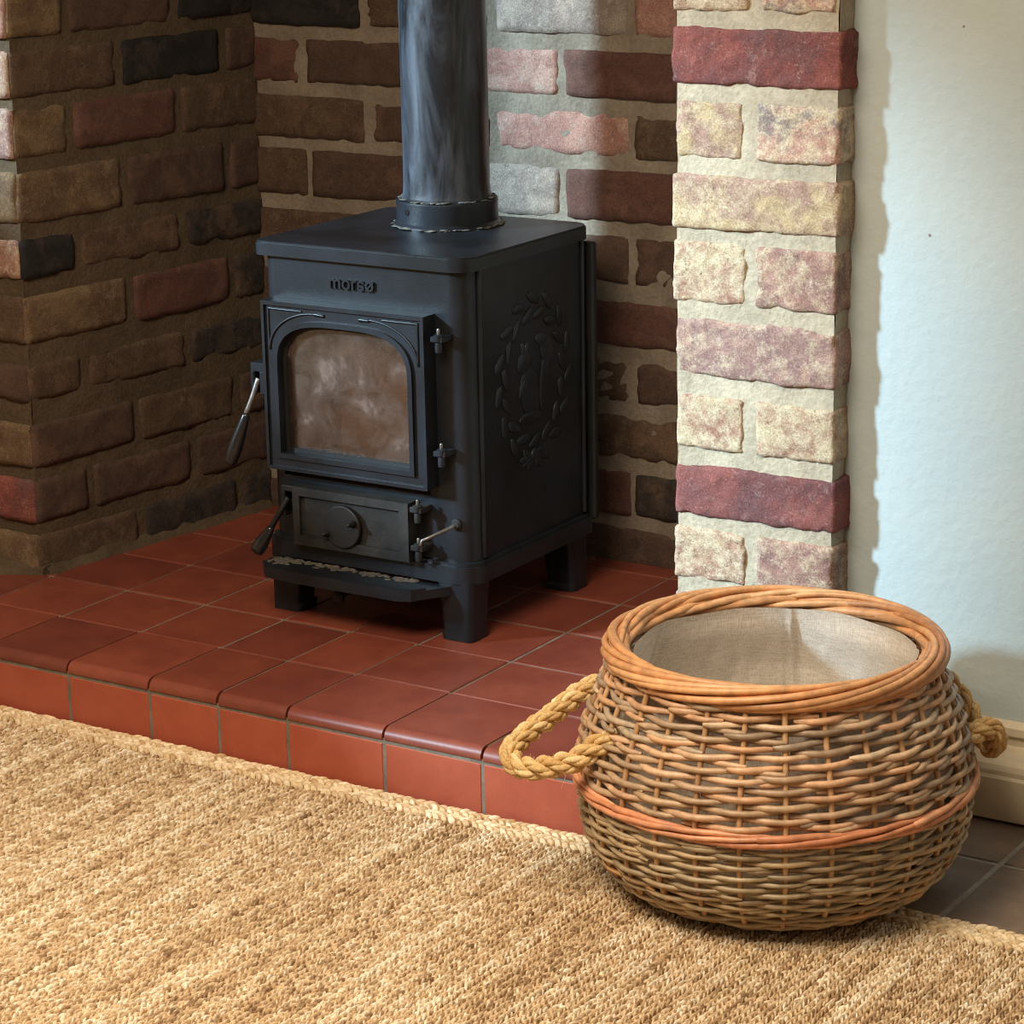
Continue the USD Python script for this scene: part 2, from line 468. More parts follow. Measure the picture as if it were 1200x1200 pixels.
IRON = clay_mat('cast_iron', (19, 21, 24), (32, 36, 43), 9.0, 0.37, 0.25, 0.0008, 420.0, 0.36, 0.12)
IRON_DARK = clay_mat('cast_iron_dull', (19, 19, 20), (29, 28, 28), 12.0, 0.55, 0.3, 0.0008, 420.0, 0.4, 0.15)
IRON_DUSTY = clay_mat('cast_iron_dusty', (24, 24, 25), (46, 44, 42), 22.0, 0.62, 0.3, 0.0008, 300.0, 0.35, 0.2)
STEEL = clay_mat('worn_steel', (120, 118, 116), (150, 148, 144), 60.0, 0.38, 0.1, 0.0004, 400.0, 0.6, 0.1, {'metallic': 0.8})
GRIP = clay_mat('black_grip', (26, 27, 30), (32, 33, 36), 20.0, 0.22, 0.05, 0.0004, 300.0, 0.6, 0.1)
PIPE = mat('flue_enamel', {
    'g': ('geometry', {}), 'ma': ('mapping', {'scale': (26.0, 26.0, 5.5)}),
    'n1': ('noise_texture', {'scale': 1.0, 'detail': 6.0, 'roughness': 0.62, 'distortion': 0.5}), 'n2': ('noise_texture', {'scale': 160.0, 'detail': 4.0}),
    'r': ('rgb_ramp', {'ramp': [(0.0, lin(22, 23, 26)), (0.42, lin(28, 30, 34)), (0.56, lin(58, 63, 72)), (0.7, lin(78, 86, 98)), (1.0, lin(96, 102, 112))]}),
    'q': ('map_range', {'from_min': 0.35, 'from_max': 0.65, 'to_min': 0.26, 'to_max': 0.5}),
    'b': ('bump', {'strength': 0.2, 'distance': 0.001}),
    'p': ('principled_bsdf', {'specular_ior_level': 0.5}),
}, [('g.position', 'ma.vector'), ('ma.vector', 'n1.vector'), ('g.position', 'n2.vector'), ('n1.fac', 'r.fac'), ('r.color', 'p.base_color'), ('n1.fac', 'q.value'), ('q.result', 'p.roughness'), ('n2.fac', 'b.height'), ('b.normal', 'p.normal')])
CEMENT = clay_mat('fire_cement', (48, 50, 52), (120, 117, 110), 75.0, 0.8, 0.6, 0.002, 220.0, 0.3, 0.2)
ASH = clay_mat('ash', (78, 75, 71), (104, 99, 93), 60.0, 1.0, 0.8, 0.003, 260.0, 0.1, 0.2)
FIREBRICK_A = brick_mat('fire_brick_dark', (140, 116, 100), (104, 90, 84), (160, 122, 100), (170, 148, 132), 0.3, 0.5)
FIREBRICK_B = brick_mat('fire_brick_pale', (206, 176, 152), (190, 156, 134), (162, 128, 112), (176, 156, 140), 0.35, 0.35)
LINEN = mat('linen', {
    'g': ('geometry', {}),
    'a': ('mapping', {'scale': (900.0, 900.0, 60.0)}), 'c': ('mapping', {'scale': (60.0, 60.0, 1100.0)}),
    'n1': ('noise_texture', {'scale': 1.0, 'detail': 2.0}), 'n2': ('noise_texture', {'scale': 1.0, 'detail': 2.0}),
    'ad': ('math', {'math_type': 'add'}),
    'r': ('rgb_ramp', {'ramp': [(0.0, lin(200, 190, 178)), (0.75, lin(200, 190, 178)), (1.0, lin(226, 220, 212))]}),
    'hf': ('math', {'math_type': 'multiply', 'value2': 0.9}),
    'b': ('bump', {'strength': 0.3, 'distance': 0.0006}),
    'p': ('principled_bsdf', {'roughness': 0.95, 'specular_ior_level': 0.1, 'sheen_weight': 0.15}),
}, [('g.position', 'a.vector'), ('g.position', 'c.vector'), ('a.vector', 'n1.vector'), ('c.vector', 'n2.vector'), ('n1.fac', 'ad.value1'), ('n2.fac', 'ad.value2'), ('ad.value', 'hf.value1'), ('hf.value', 'r.fac'), ('r.color', 'p.base_color'), ('ad.value', 'b.height'), ('b.normal', 'p.normal')])
W_UP = strand_mat('willow_upper', [(135, 118, 100), (170, 146, 121), (187, 158, 125), (211, 165, 126), (156, 137, 119), (204, 184, 156), (221, 176, 138), (164, 143, 121)], 0.42, 0.5, 70.0)
W_LOW = strand_mat('willow_lower', [(132, 116, 93), (157, 139, 111), (180, 157, 123), (170, 155, 127), (196, 170, 132), (143, 125, 100), (212, 166, 118)], 0.42, 0.5, 70.0)
W_RIM = strand_mat('willow_rim', [(188, 133, 86), (220, 167, 118), (205, 150, 103), (233, 186, 139), (182, 127, 84), (216, 163, 116)], 0.4, 0.5, 60.0)
W_BAND = strand_mat('willow_band', [(210, 142, 105), (224, 161, 123), (197, 130, 94), (233, 178, 140)], 0.4, 0.5, 60.0)
W_STAKE = strand_mat('willow_stake', [(182, 142, 102), (198, 160, 118), (168, 128, 92)], 0.45, 0.45, 60.0)
ROPE = strand_mat('sisal_rope', [(207, 173, 118), (226, 197, 144), (195, 156, 101), (237, 212, 161)], 0.75, 0.2, 400.0, 0.6)
JUTE = strand_mat('jute', [(152, 124, 94), (184, 154, 118), (200, 173, 137), (209, 184, 149), (220, 199, 166), (234, 222, 199)], 0.85, 0.15, 200.0, 0.4)
JUTE_EDGE = strand_mat('jute_border', [(190, 158, 116), (222, 200, 164), (236, 220, 190), (210, 184, 144), (228, 208, 172)], 0.8, 0.2, 200.0, 0.4)
JUTE_BASE = clay_mat('jute_base', (150, 116, 78), (164, 128, 88), 40.0, 1.0, 0.6, 0.003, 300.0, 0.05, 0.2)
WHITE_WALL = clay_mat('wall_paint', (214, 206, 190), (206, 198, 182), 4.0, 0.85, 0.2, 0.002, 80.0, 0.2, 0.04)
GLASS = mat('stove_glass', {
    'g': ('geometry', {}),
    'n': ('noise_texture', {'scale': 16.0, 'detail': 6.0, 'roughness': 0.65, 'distortion': 0.6}),
    'r': ('rgb_ramp', {'ramp': [(0.0, (0.08, 0.08, 0.08)), (0.40, (0.12, 0.12, 0.12)), (0.58, (0.35, 0.35, 0.35)), (0.68, (0.8, 0.8, 0.8)), (1.0, (0.85, 0.85, 0.85))]}),
    't': ('transparent_bsdf', {'color': (0.92, 0.9, 0.87)}),
    'd': ('principled_bsdf', {'base_color': lin(104, 84, 74), 'roughness': 0.7}),
    'm': ('mix_closure', {}),
    'gl': ('glossy_bsdf', {'color': (1, 1, 1), 'roughness': 0.08}), 'f': ('fresnel', {'IOR': 1.45}),
    'mm': ('mix_closure', {}),
}, [('g.position', 'n.vector'), ('n.fac', 'r.fac'), ('r.color', 'm.fac'), ('t.BSDF', 'm.closure1'), ('d.BSDF', 'm.closure2'), ('m.closure', 'mm.closure1'), ('gl.BSDF', 'mm.closure2'), ('f.fac', 'mm.fac')], surface='mm.closure')
WINDOW_GLASS = mat('window_glass', {
    't': ('transparent_bsdf', {'color': (0.98, 0.98, 0.98)}), 'gl': ('glossy_bsdf', {'color': (1, 1, 1), 'roughness': 0.0}), 'f': ('fresnel', {'IOR': 1.45}), 'm': ('mix_closure', {}),
}, [('t.BSDF', 'm.closure1'), ('gl.BSDF', 'm.closure2'), ('f.fac', 'm.fac')], surface='m.closure')


# ------------------------------------------------------------------ the room
PIER_Y, PLASTER_Y, BACK_Y = 0.307, 0.352, 0.82
TOP = 1.36

# floor: a bed of pale joints, tiles laid on it where they show
fl = thing('floor', 'old grey-brown tiled floor in the corner right of the wicker basket', 'floor', (0, 0, 0), kind='structure')
part(fl, 'grout_bed', bbox(-1.6, 2.9, -3.6, 0.9, -0.05, -0.0015, 0.001), FLOOR_GROUT)
FT = 0.229
xs = [0.942 + FT * k for k in range(-2, 5)]
ys = [0.19 + FT * k for k in range(-2, 2)]
for i in range(len(xs) - 1):
    for j in range(len(ys) - 1):
        x0, x1, y0, y1 = xs[i] + .002, xs[i + 1] - .002, ys[j] + .002, min(ys[j + 1] - .002, 0.345)
        x0 = max(x0, 0.475)
        if x1 - x0 < .03 or y1 - y0 < .02:
            continue
        z = rng.uniform(-.0006, .0006)
        part(fl, 'tile', bbox(x0, x1, y0, y1, -0.02, z, 0.003), FLOOR_TILE, smooth=30)

# plaster wall on the right
nx, nz = 60, 80
gx, gz = np.meshgrid(np.linspace(0.60, 2.9, nx), np.linspace(0.0, 2.4, nz), indexing='ij')
P = np.stack([gx, np.zeros_like(gx), gz], -1)
gy = PLASTER_Y + 0.006 * np.clip(gz - .3, 0, 1) - .004 + 0.004 * (meshkit.fbm(P * [3, 1, 3], 3, 5) - .5)
fv = np.stack([gx, gy, gz], -1).reshape(-1, 3)
bv = fv.copy()
bv[:, 1] = PLASTER_Y + .2
idx = np.arange(nx * nz).reshape(nx, nz)
ff = quads(np.stack([idx[:-1, :-1], idx[1:, :-1], idx[1:, 1:], idx[:-1, 1:]], -1).reshape(-1, 4))
o = thing('wall_right', 'pale blue-white plastered wall right of the brick pier', 'wall', (0.66, PLASTER_Y, 0), kind='structure')
part(o, 'plaster', join([(fv, ff), bbox(0.60, 2.9, PLASTER_Y + .03, PLASTER_Y + .2, 0, 2.4, .001)]), PLASTER, smooth=True)

o = thing('baseboard_right', 'cream moulded skirting board along the plastered wall', 'skirting board', (0.66, 0.31, 0), kind='structure')
W0 = PLASTER_Y + .01
prof = [(0, .128), (.024, .126), (.027, .121), (.027, .111), (.022, .107), (.021, .096), (.03, .091), (.036, .083), (.046, .077), (.049, .070), (.049, .064), (.052, .060), (.052, .005), (0, .005)]
part(o, 'moulding', ext_x([[(W0 - d, z) for d, z in prof]], 0.664, 2.9), PAINT)

# unseen wall on the left; its window opening shapes the daylight
XL = -1.5
WIN = (-2.15, -0.12, 1.12, 2.35)  # out of view, placed so that the sill cuts the low daylight
o = thing('wall_left', 'unseen room wall left of the fireplace, its window opening shapes the daylight', 'wall', (XL, -1.5, 0), kind='structure')
cut = m3.Manifold.cube((.22, 8.0, 3.4)).translate((XL - .22, -7.4, 0)) - m3.Manifold.cube((.6, WIN[1] - WIN[0], WIN[3] - WIN[2])).translate((XL - .4, WIN[0], WIN[2]))
part(o, 'plaster', cut, WHITE_WALL)
o = thing('window_1', 'unseen white framed window letting in the daylight from the left', 'window', (XL, WIN[0], WIN[2]), kind='structure')
fr = []
for z in (WIN[2], WIN[3] - .04):
    fr.append(bbox(XL - .16, XL - .11, WIN[0], WIN[1], z, z + .04, .004))
for y in (WIN[0], WIN[1] - .04):
    fr.append(bbox(XL - .16, XL - .11, y, y + .04, WIN[2] + .04, WIN[3] - .04, .004))
part(o, 'window_frame', join(fr), PAINT)
part(o, 'window_sill', bbox(XL - .1, XL + .03, WIN[0] - .03, WIN[1] + .03, WIN[2] - .025, WIN[2], .004), PAINT)


# ------------------------------------------------------------------ brickwork
def brick_mesh(x0, x1, y0, y1, z0, z1, cell=0.012, r=0.006, amp=0.0022, warp=None):
    v, f, d = grid_box(x1 - x0, y1 - y0, z1 - z0, cell, r)
    s = int(rng.integers(1, 9999))
    big = meshkit.fbm(v * 28 + s * .37, 3, s) - .5
    med = meshkit.fbm(v * 95 + s * .11, 2, s + 7) - .5
    chip = np.clip(meshkit.noise(v * 40 + s, s + 3) - .62, 0, 1) * 6
    edge = (np.sum(np.abs(d) > .25, axis=1) >= 2)
    v = v + d * (amp * 1.6 * big + amp * .9 * med - edge * chip * amp * .8)[:, None]
    a = rng.uniform(-.009, .009)
    v[:, 2] += v[:, 0] * a if (x1 - x0) > (y1 - y0) else v[:, 1] * a
    v = v + [(x0 + x1) / 2, (y0 + y1) / 2, (z0 + z1) / 2]
    return (warp(v) if warp else v), f


def panel(u0, u1, z0, z1, fn, depth, cell=0.014, amp=0.0022, seed=0):
    """A mortar face: fn(u, z, w) gives the world point w in front of the wall's plane; closed behind."""
    nu, nz = int((u1 - u0) / cell) + 1, int((z1 - z0) / cell) + 1
    U, Z = np.meshgrid(np.linspace(u0, u1, nu), np.linspace(z0, z1, nz), indexing='ij')
    q = np.stack([U, Z, 0 * U], -1)
    w = (meshkit.fbm(q * 30, 4, seed) - .5) * 2 * amp + (meshkit.fbm(q * 9, 2, seed + 9) - .5) * 1.0 * amp
    front = fn(U.ravel(), Z.ravel(), w.ravel())
    idx = np.arange(nu * nz).reshape(nu, nz)
    f = quads(np.stack([idx[:-1, :-1], idx[1:, :-1], idx[1:, 1:], idx[:-1, 1:]], -1).reshape(-1, 4))
    return front, f


ROWS_R = [(.099, .163), (.172, .250), (.261, .331), (.351, .418), (.442, .511), (.540, .613), (.637, .715), (.734, .801), (.824, .895), (.917, .989), (1.008, 1.078), (1.100, 1.170), (1.192, 1.262), (1.284, 1.354)]
ROWS_R = [(b, t) for b, t in ROWS_R]
# z of each course: bricks lie between (bottom, top)
R_COURSES = [(.080, .150), (.168, .242), (.261, .331 + .002), (.351, .420), (.442, .513), (.540, .615), (.637, .716), (.734, .803), (.824, .896), (.917, .989), (1.009, 1.080), (1.100, 1.172), (1.192, 1.264), (1.284, 1.356)]
PX0, PX1 = 0.424, 0.656

pier = thing('chimney_pier', 'sunlit patchy cream and red brick pier between the stove recess and the plastered wall', 'brick pier', (0.54, PIER_Y, 0), kind='structure')
core = join([vf(ext_z([[(PX0 + .006, PIER_Y + .03), (PX1 - .007, PIER_Y + .03), (PX1 - .007, .95), (PX0 + .006, .95)]], 0, TOP)),
             panel(PX0 + .003, PX1 - .004, 0, TOP, lambda u, z, w: np.stack([u, PIER_Y + .0022 - w, z], 1), .03, .006, .0024, 3),
             panel(PIER_Y + .003, .95, 0, TOP, lambda u, z, w: np.stack([PX1 - .004 + w, u, z], 1), .03, .01, .003, 4),
             (lambda p: (p[0], p[1][:, ::-1]))(panel(PIER_Y + .003, .95, 0, TOP, lambda u, z, w: np.stack([PX0 + .003 - w, u, z], 1), .03, .01, .003, 5))])
part(pier, 'mortar', core, MORTAR_LIGHT, smooth=True)
# course k (from the bottom): a stretcher, or two headers
PIER_BRICKS = {0: ['mauve'], 1: ['mauve'], 2: ['cream', 'pink'], 3: ['red2'], 4: ['cream', 'cream'], 5: ['mauve'], 6: ['cream', 'pink'], 7: ['yellow'], 8: ['yellow', 'grey'], 9: ['red'], 10: ['cream', 'grey'], 11: ['mauve'], 12: ['pink', 'cream'], 13: ['red']}
JOINT = {2: (.529, .546), 4: (.525, .543), 6: (.527, .541), 8: (.523, .541), 10: (.53, .545), 12: (.53, .545)}
for k, (z0, z1) in enumerate(R_COURSES):
    e0, e1 = rng.uniform(-.004, .003), rng.uniform(-.004, .003)
    if len(PIER_BRICKS[k]) == 1:
        part(pier, 'brick', brick_mesh(PX0 + e0, PX1 + e1, PIER_Y - rng.uniform(0, .003), PIER_Y + .105, z0, z1, .0052, .0042, .0040), BK[PIER_BRICKS[k][0]], smooth=True)
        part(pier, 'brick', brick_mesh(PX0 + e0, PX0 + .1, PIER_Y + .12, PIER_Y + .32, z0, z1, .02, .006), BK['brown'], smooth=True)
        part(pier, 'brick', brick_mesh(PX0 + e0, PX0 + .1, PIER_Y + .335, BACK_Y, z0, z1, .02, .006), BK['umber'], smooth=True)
    else:
        j0, j1 = JOINT[k]
        part(pier, 'brick', brick_mesh(PX0 + e0, j0, PIER_Y - rng.uniform(0, .003), PIER_Y + .205, z0, z1, .0052, .0042, .0040), BK[PIER_BRICKS[k][0]], smooth=True)
        part(pier, 'brick', brick_mesh(j1, PX1 + e1, PIER_Y - rng.uniform(0, .003), PIER_Y + .205, z0, z1, .0052, .0042, .0040), BK[PIER_BRICKS[k][1]], smooth=True)
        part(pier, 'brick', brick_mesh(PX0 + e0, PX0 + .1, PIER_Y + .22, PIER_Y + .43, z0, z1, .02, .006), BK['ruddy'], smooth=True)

# back wall of the recess: running bond
back = thing('wall_back', 'brick back wall of the stove recess, soot and shade in its dark tones', 'brick wall', (-.1, BACK_Y, 0), kind='structure')
part(back, 'mortar', join([panel(-.80, .47, 0, TOP, lambda u, z, w: np.stack([u, BACK_Y + .0032 - w, z], 1), .03, .010, .0026, 11), bbox(-.8, .47, BACK_Y + .03, BACK_Y + .15, 0, TOP, .001)]), MORTAR_BACK, smooth=True)
BACK_KINDS = {  # (course, index of the brick from the left): pale kinds in the lit strip, shade put into darker ones
    9: ['sooty', 'black', 'brown', 'slate', 'rose', 'brown'], 8: ['ruddy', 'umber', 'rose', 'ruddy', 'ruddy', 'ruddy'], 7: ['brown', 'brown', 'umber', 'rose', 'brown', 'ruddy'],
    6: ['brown', 'umber', 'slate', 'ruddy', 'ruddy', 'ruddy'], 5: ['umber', 'brown', 'umber', 'umber', 'umber', 'brown'], 4: ['umber', 'umber', 'umber', 'ruddy', 'ruddy', 'umber']}
cyc = ['umber', 'brown', 'ruddy', 'umber', 'sooty', 'brown', 'umber']
for k, (z0, z1) in enumerate(R_COURSES):
    start = -.79 if k % 2 == 0 else -.67 - .245
    row = BACK_KINDS.get(k)
    for q in range(6):
        x0 = start + .2455 * q
        x1 = x0 + .2345
        if x1 < -.75:
            continue
        x0, x1 = max(x0, -.70), min(x1, .46)
        if x1 - x0 < .03:
            continue
        kind = row[min(q, 5)] if row else cyc[(k * 3 + q * 2) % 7]
        part(back, 'brick', brick_mesh(x0 + rng.uniform(-.004, .004), x1 + rng.uniform(-.004, .004), BACK_Y - rng.uniform(-.002, .004), BACK_Y + .06, z0 + rng.uniform(-.002, .002), z1, .011, .007, .0036), BK[kind], smooth=True)

# left cheek of the recess, splayed a little
C0 = np.array([-.721, PIER_Y])
SD = np.array([.124, .9923])
SN = np.array([.9923, -.124])
LEAN = .008


def cheek(v):
    """(along the cheek, outwards, z) -> world"""
    v = np.asarray(v, float)
    xy = C0 + v[:, :1] * SD + v[:, 1:2] * SN
    xy[:, 0] += LEAN * v[:, 2]
    return np.column_stack([xy, v[:, 2]])


L_COURSES = [(.085, .160), (.178, .250), (.268, .340), (.374, .435), (.466, .542), (.567, .629), (.653, .733), (.753, .830), (.844, .916), (.933, 1.004), (1.022, 1.094), (1.113, 1.184), (1.203, 1.275), (1.294, 1.356)]
side = thing('wall_side', 'dark sooty brick side wall of the recess left of the stove', 'brick wall', (C0[0], .55, 0), kind='structure')
pm = panel(.004, .54, 0, TOP, lambda u, z, w: cheek(np.stack([u, -.0032 + w, z], 1)), .03, .010, .0026, 21)
pb = bbox(.004, .56, -.12, -.03, 0, TOP, .001)
part(side, 'mortar', join([(pm[0], pm[1][:, ::-1]), (cheek(pb[0]), pb[1])]), MORTAR_BROWN, smooth=True)
lpier = thing('chimney_pier', 'mostly hidden brick pier at the left edge, sunlit only near the top', 'brick pier', (-.85, PIER_Y, 0), kind='structure')
pp = panel(-1.06, C0[0] - .003, 0, TOP, lambda u, z, w: np.stack([u + LEAN * z, PIER_Y + .004 - w, z], 1), .03, .012, .003, 23)
part(lpier, 'mortar', join([pp, bbox(-1.06, C0[0] - .12, PIER_Y + .03, .95, 0, TOP, .001), bbox(-1.06, C0[0] - .02, PIER_Y + .03, PIER_Y + .2, 0, TOP, .001)]), MORTAR_BROWN, smooth=True)
SIDE_KINDS = {9: ('tan', ['umber', 'black']), 8: ('brown', ['black', 'umber']), 7: ('tan', ['ruddy', 'brown']), 6: ('tan', ['umber', 'umber']), 5: ('black', ['brown', 'sooty']), 4: ('tan', ['ruddy', 'sooty']),
              3: ('brown', ['brown', 'sooty']), 2: ('umber', ['brown', 'umber']), 1: ('umber', ['umber', 'umber']), 0: ('brown', ['sooty', 'sooty'])}
FRONT_KINDS = {9: 'rose', 8: 'pink', 7: 'mauve', 6: 'tan', 5: 'pink', 4: 'brown', 3: 'umber', 2: 'tan', 1: 'red', 0: 'tan'}
for k, (z0, z1) in enumerate(L_COURSES):
    header = k % 2 == 1                      # the cheek shows a header at the corner, the pier's front a stretcher
    ly = .108 if header else .212
    lx = .22 if header else .108
    ck, rest = SIDE_KINDS.get(k, ('brown', ['umber', 'sooty']))
    kind = FRONT_KINDS.get(k, 'rose')
    # the corner brick belongs to the pier; on its face towards the recess it takes the tone of the cheek
    m = brick_mesh(.0, ly, -.1, .0, z0, z1, .011, .006, .0026)
    part(side, 'brick', (cheek(m[0] + [0, rng.uniform(-.001, .003), 0]), m[1]), BK[ck], smooth=True)
    part(lpier, 'brick', brick_mesh(C0[0] - lx, C0[0] - .004, PIER_Y - .003, PIER_Y + .1, z0, z1, .011, .006, .0026, warp=lambda v: v + v[:, 2:3] * [LEAN, 0, 0]), BK[kind], smooth=True)
    part(lpier, 'brick', brick_mesh(-1.055, C0[0] - lx - .013, PIER_Y - .002, PIER_Y + .1, z0, z1, .02, .006), BK[['rose', 'tan', 'mauve'][k % 3]], smooth=True)
    u = ly + .013
    q = 0
    while u < .5:
        u1 = min(u + .214, .525)
        if u1 - u > .03:
            m = brick_mesh(u, u1, -.06, rng.uniform(-.001, .003), z0 + rng.uniform(-.002, .002), z1, .011, .007, .0036)
            part(side, 'brick', (cheek(m[0]), m[1]), BK[rest[min(q, 1)]], smooth=True)
        u = u1 + .013
        q += 1
# crumbled mortar along the foot of the left pier and the cheek
fil = ext_x([[(PIER_Y - .035, .093), (PIER_Y + .02, .093), (PIER_Y + .02, .122), (PIER_Y - .006, .116)]], -1.05, C0[0] + .004)
v, f = vf(fil.refine_to_length(.012))
v = v + (meshkit.fbm(v * 40, 3, 4)[:, None] - .5) * [.004, .016, .014]
t = np.clip((v[:, 0] - (C0[0] - .06)) / .064, 0, 1)
v[:, 1] += np.clip(PIER_Y - v[:, 1], 0, 1) * t
v[:, 2] = .093 + (v[:, 2] - .093) * (1 - .45 * t)
part(lpier, 'mortar_fillet', (v, f), MORTAR_BROWN, smooth=40)
fil = m3.Manifold.extrude(m3.CrossSection([np.array([(-.02, .093), (.013, .093), (.006, .101), (-.004, .112), (-.02, .112)], float)], m3.FillRule.EvenOdd), .5)
fil = fil.transform(np.array([[0, 0, 1, .01], [1, 0, 0, 0], [0, 1, 0, 0]], float)).refine_to_length(.012)
v, f = vf(fil)
v = v + (meshkit.fbm(v * 45, 3, 6)[:, None] - .5) * [.002, .010, .008]
part(side, 'mortar_fillet', (cheek(v), f[:, ::-1]), MORTAR_BROWN, smooth=40)

# above the picture: the breast over the recess and the recess's roof
o = thing('chimney_breast', 'plastered chimney breast above the recess', 'chimney breast', (-.2, PIER_Y, TOP), kind='structure')
part(o, 'plaster', join([bbox(-1.06, PX1, PIER_Y + .01, PIER_Y + .2, TOP, 2.4, .002), bbox(-1.06, PX1, PIER_Y + .2, .97, 1.6, 1.66, .002), bbox(-.85, .5, BACK_Y, BACK_Y + .15, TOP, 1.6, .002), bbox(-1.06, -.73, PIER_Y + .2, .97, TOP, 1.6, .002), bbox(.43, PX1, PIER_Y + .2, .97, TOP, 1.6, .002)]), WHITE_WALL)

# ------------------------------------------------------------------ hearth of red quarry tiles
HZ = 0.095
hearth = thing('hearth', 'raised hearth of glossy red quarry tiles under the stove', 'hearth', (-.1, .2, 0), kind='structure')
bed = [bbox(-1.05, .4645, .0022, .03, 0, HZ - .0155, .0005), bbox(-1.05, .4635, .017, PIER_Y + .02, 0, HZ - .0018, .001), bbox(-.735, .43, PIER_Y + .02, BACK_Y + .01, 0, HZ - .0018, .001)]
part(hearth, 'grout_bed', join(bed), GROUT)
TX = [-1.01, -.86, -.705, -.55, -.395, -.245, -.123, -.004, .155, .310, .466]
TY = [0, .160, .312, .465, .617, .770, .83]
J = .0040


def bullnose(x0, x1, y1, z1):
    r = .013
    pts = [(y1, z1), (y1, z1 - .017)]
    pts += [(0.001, z1 - .017), (0.0, z1 - .0155)]
    for a in range(0, 91, 15):
        t = math.radians(a)
        pts.append((r - r * math.cos(t), z1 - r + r * math.sin(t)))
    return ext_x([pts[::-1]], x0, x1)


for i in range(len(TX) - 1):
    for j in range(len(TY) - 1):
        x0, x1, y0, y1 = TX[i] + J / 2, TX[i + 1] - J / 2, TY[j] + J / 2, TY[j + 1] - J / 2
        dz = rng.uniform(-.0008, .0006)
        if j == 0:
            part(hearth, 'tile', bullnose(x0, x1, y1, HZ + dz), TILE if (i * 7) % 3 else TILE_B, smooth=35)
            continue
        if y1 > PIER_Y + .01:
            wall_x = C0[0] + max(y0 - PIER_Y, 0) * .125
            if j == 1:
                if x1 < C0[0]:
                    y1 = PIER_Y + .003
                if x0 > PX0 - .01:
                    y1 = PIER_Y - .001
                    if y1 - y0 < .02:
                        continue
            else:
                x0 = max(x0, wall_x - .008)
                x1 = min(x1, PX0 + .006)
                y1 = min(y1, BACK_Y + .004)
        if x1 - x0 < .015 or y1 - y0 < .015:
            continue
        part(hearth, 'tile', bbox(x0, x1, y0, y1, HZ - .016, HZ + dz, .0016), TILE if (i * 5 + j * 3) % 4 else TILE_B, smooth=30)
for i in range(len(TX) - 1):
    part(hearth, 'riser_tile', bbox(TX[i] + J / 2, TX[i + 1] - J / 2, .0015 + rng.uniform(-.0006, .0006), .014, -.0005, HZ - .0215, .0016), TILE_R, smooth=30)
# the right end of the hearth
for j in range(3):
    y1 = min(TY[j + 1], PIER_Y)
    if y1 - TY[j] > .03:
        part(hearth, 'riser_tile', bbox(.456, .4665, TY[j] + .014 * (j == 0) + J / 2, y1 - J / 2, -.0005, HZ - .0215, .0016), TILE_R, smooth=30)

# ------------------------------------------------------------------ stove
SX0, SX1, SY0, SY1 = -.296, .062, .360, .680
stove = thing('wood_stove', 'small black cast iron wood-burning stove with arched glass door on the red hearth', 'stove', (-.117, .52, HZ))
outer = ext_z([rounded_rect(SX0, SX1, SY0, SY1, [.012, .012, .026, .030], 8)], .205, .636)
firebox = m3.Manifold.cube((.262, .23, .262)).translate((-.268, SY0 - .01, .305))
part(stove, 'body', outer - firebox, IRON, smooth=30)
# top plate with a dropped lip
tp = ext_z([rounded_rect(-.305, .069, .351, .700, [.032, .012, .016, .034], 8)], .634, .652)
tp2 = ext_z([rounded_rect(-.303, .067, .353, .698, [.031, .011, .015, .033], 8)], .652, .6548)
part(stove, 'top_plate', tp + tp2, IRON, smooth=25)
# corner bead and side frame
part(stove, 'corner_bead', tube([(.0635, .392, .215), (.0635, .392, .634)], .004, 8), IRON, smooth=True)
part(stove, 'corner_bead', tube([(.0635, .672, .215), (.0635, .672, .634)], .004, 8), IRON, smooth=True)
part(stove, 'rear_shield', join([bbox(-.27, .074, .686, .700, .20, .628, .003), bbox(-.26, .05, .70, .716, .22, .60, .003)]), IRON_DARK, smooth=30)

# firebox lining behind the glass
part(stove, 'fire_brick', bbox(-.267, -.178, .382, .455, .306, .566, .004), FIREBRICK_A, smooth=30, label='dark scorched fire brick behind the glass')
part(stove, 'fire_brick', bbox(-.176, -.007, .376, .455, .306, .566, .004), FIREBRICK_B, smooth=30, label='pale fire brick behind the glass')

# door
DX0, DX1, DZ0, DZ1 = -.277, .009, .320, .572


def arch(x0, x1, z0, zs, zt, n=14, inset=0.0):
    """The opening: straight sides up to zs, a flattened arch up to zt."""
    x0, x1, z0 = x0 + inset, x1 - inset, z0 + inset
    zt = zt - inset
    pts = [(x0, z0), (x1, z0)]
    cx, a, h = (x0 + x1) / 2, (x1 - x0) / 2, zt - zs
    for k in range(n * 2 + 1):
        t = math.pi * k / (2 * n)
        c, s = math.cos(t), math.sin(t)
        pts.append((cx + a * math.copysign(abs(c) ** .62, c), zs + h * abs(s) ** .80))
    return pts


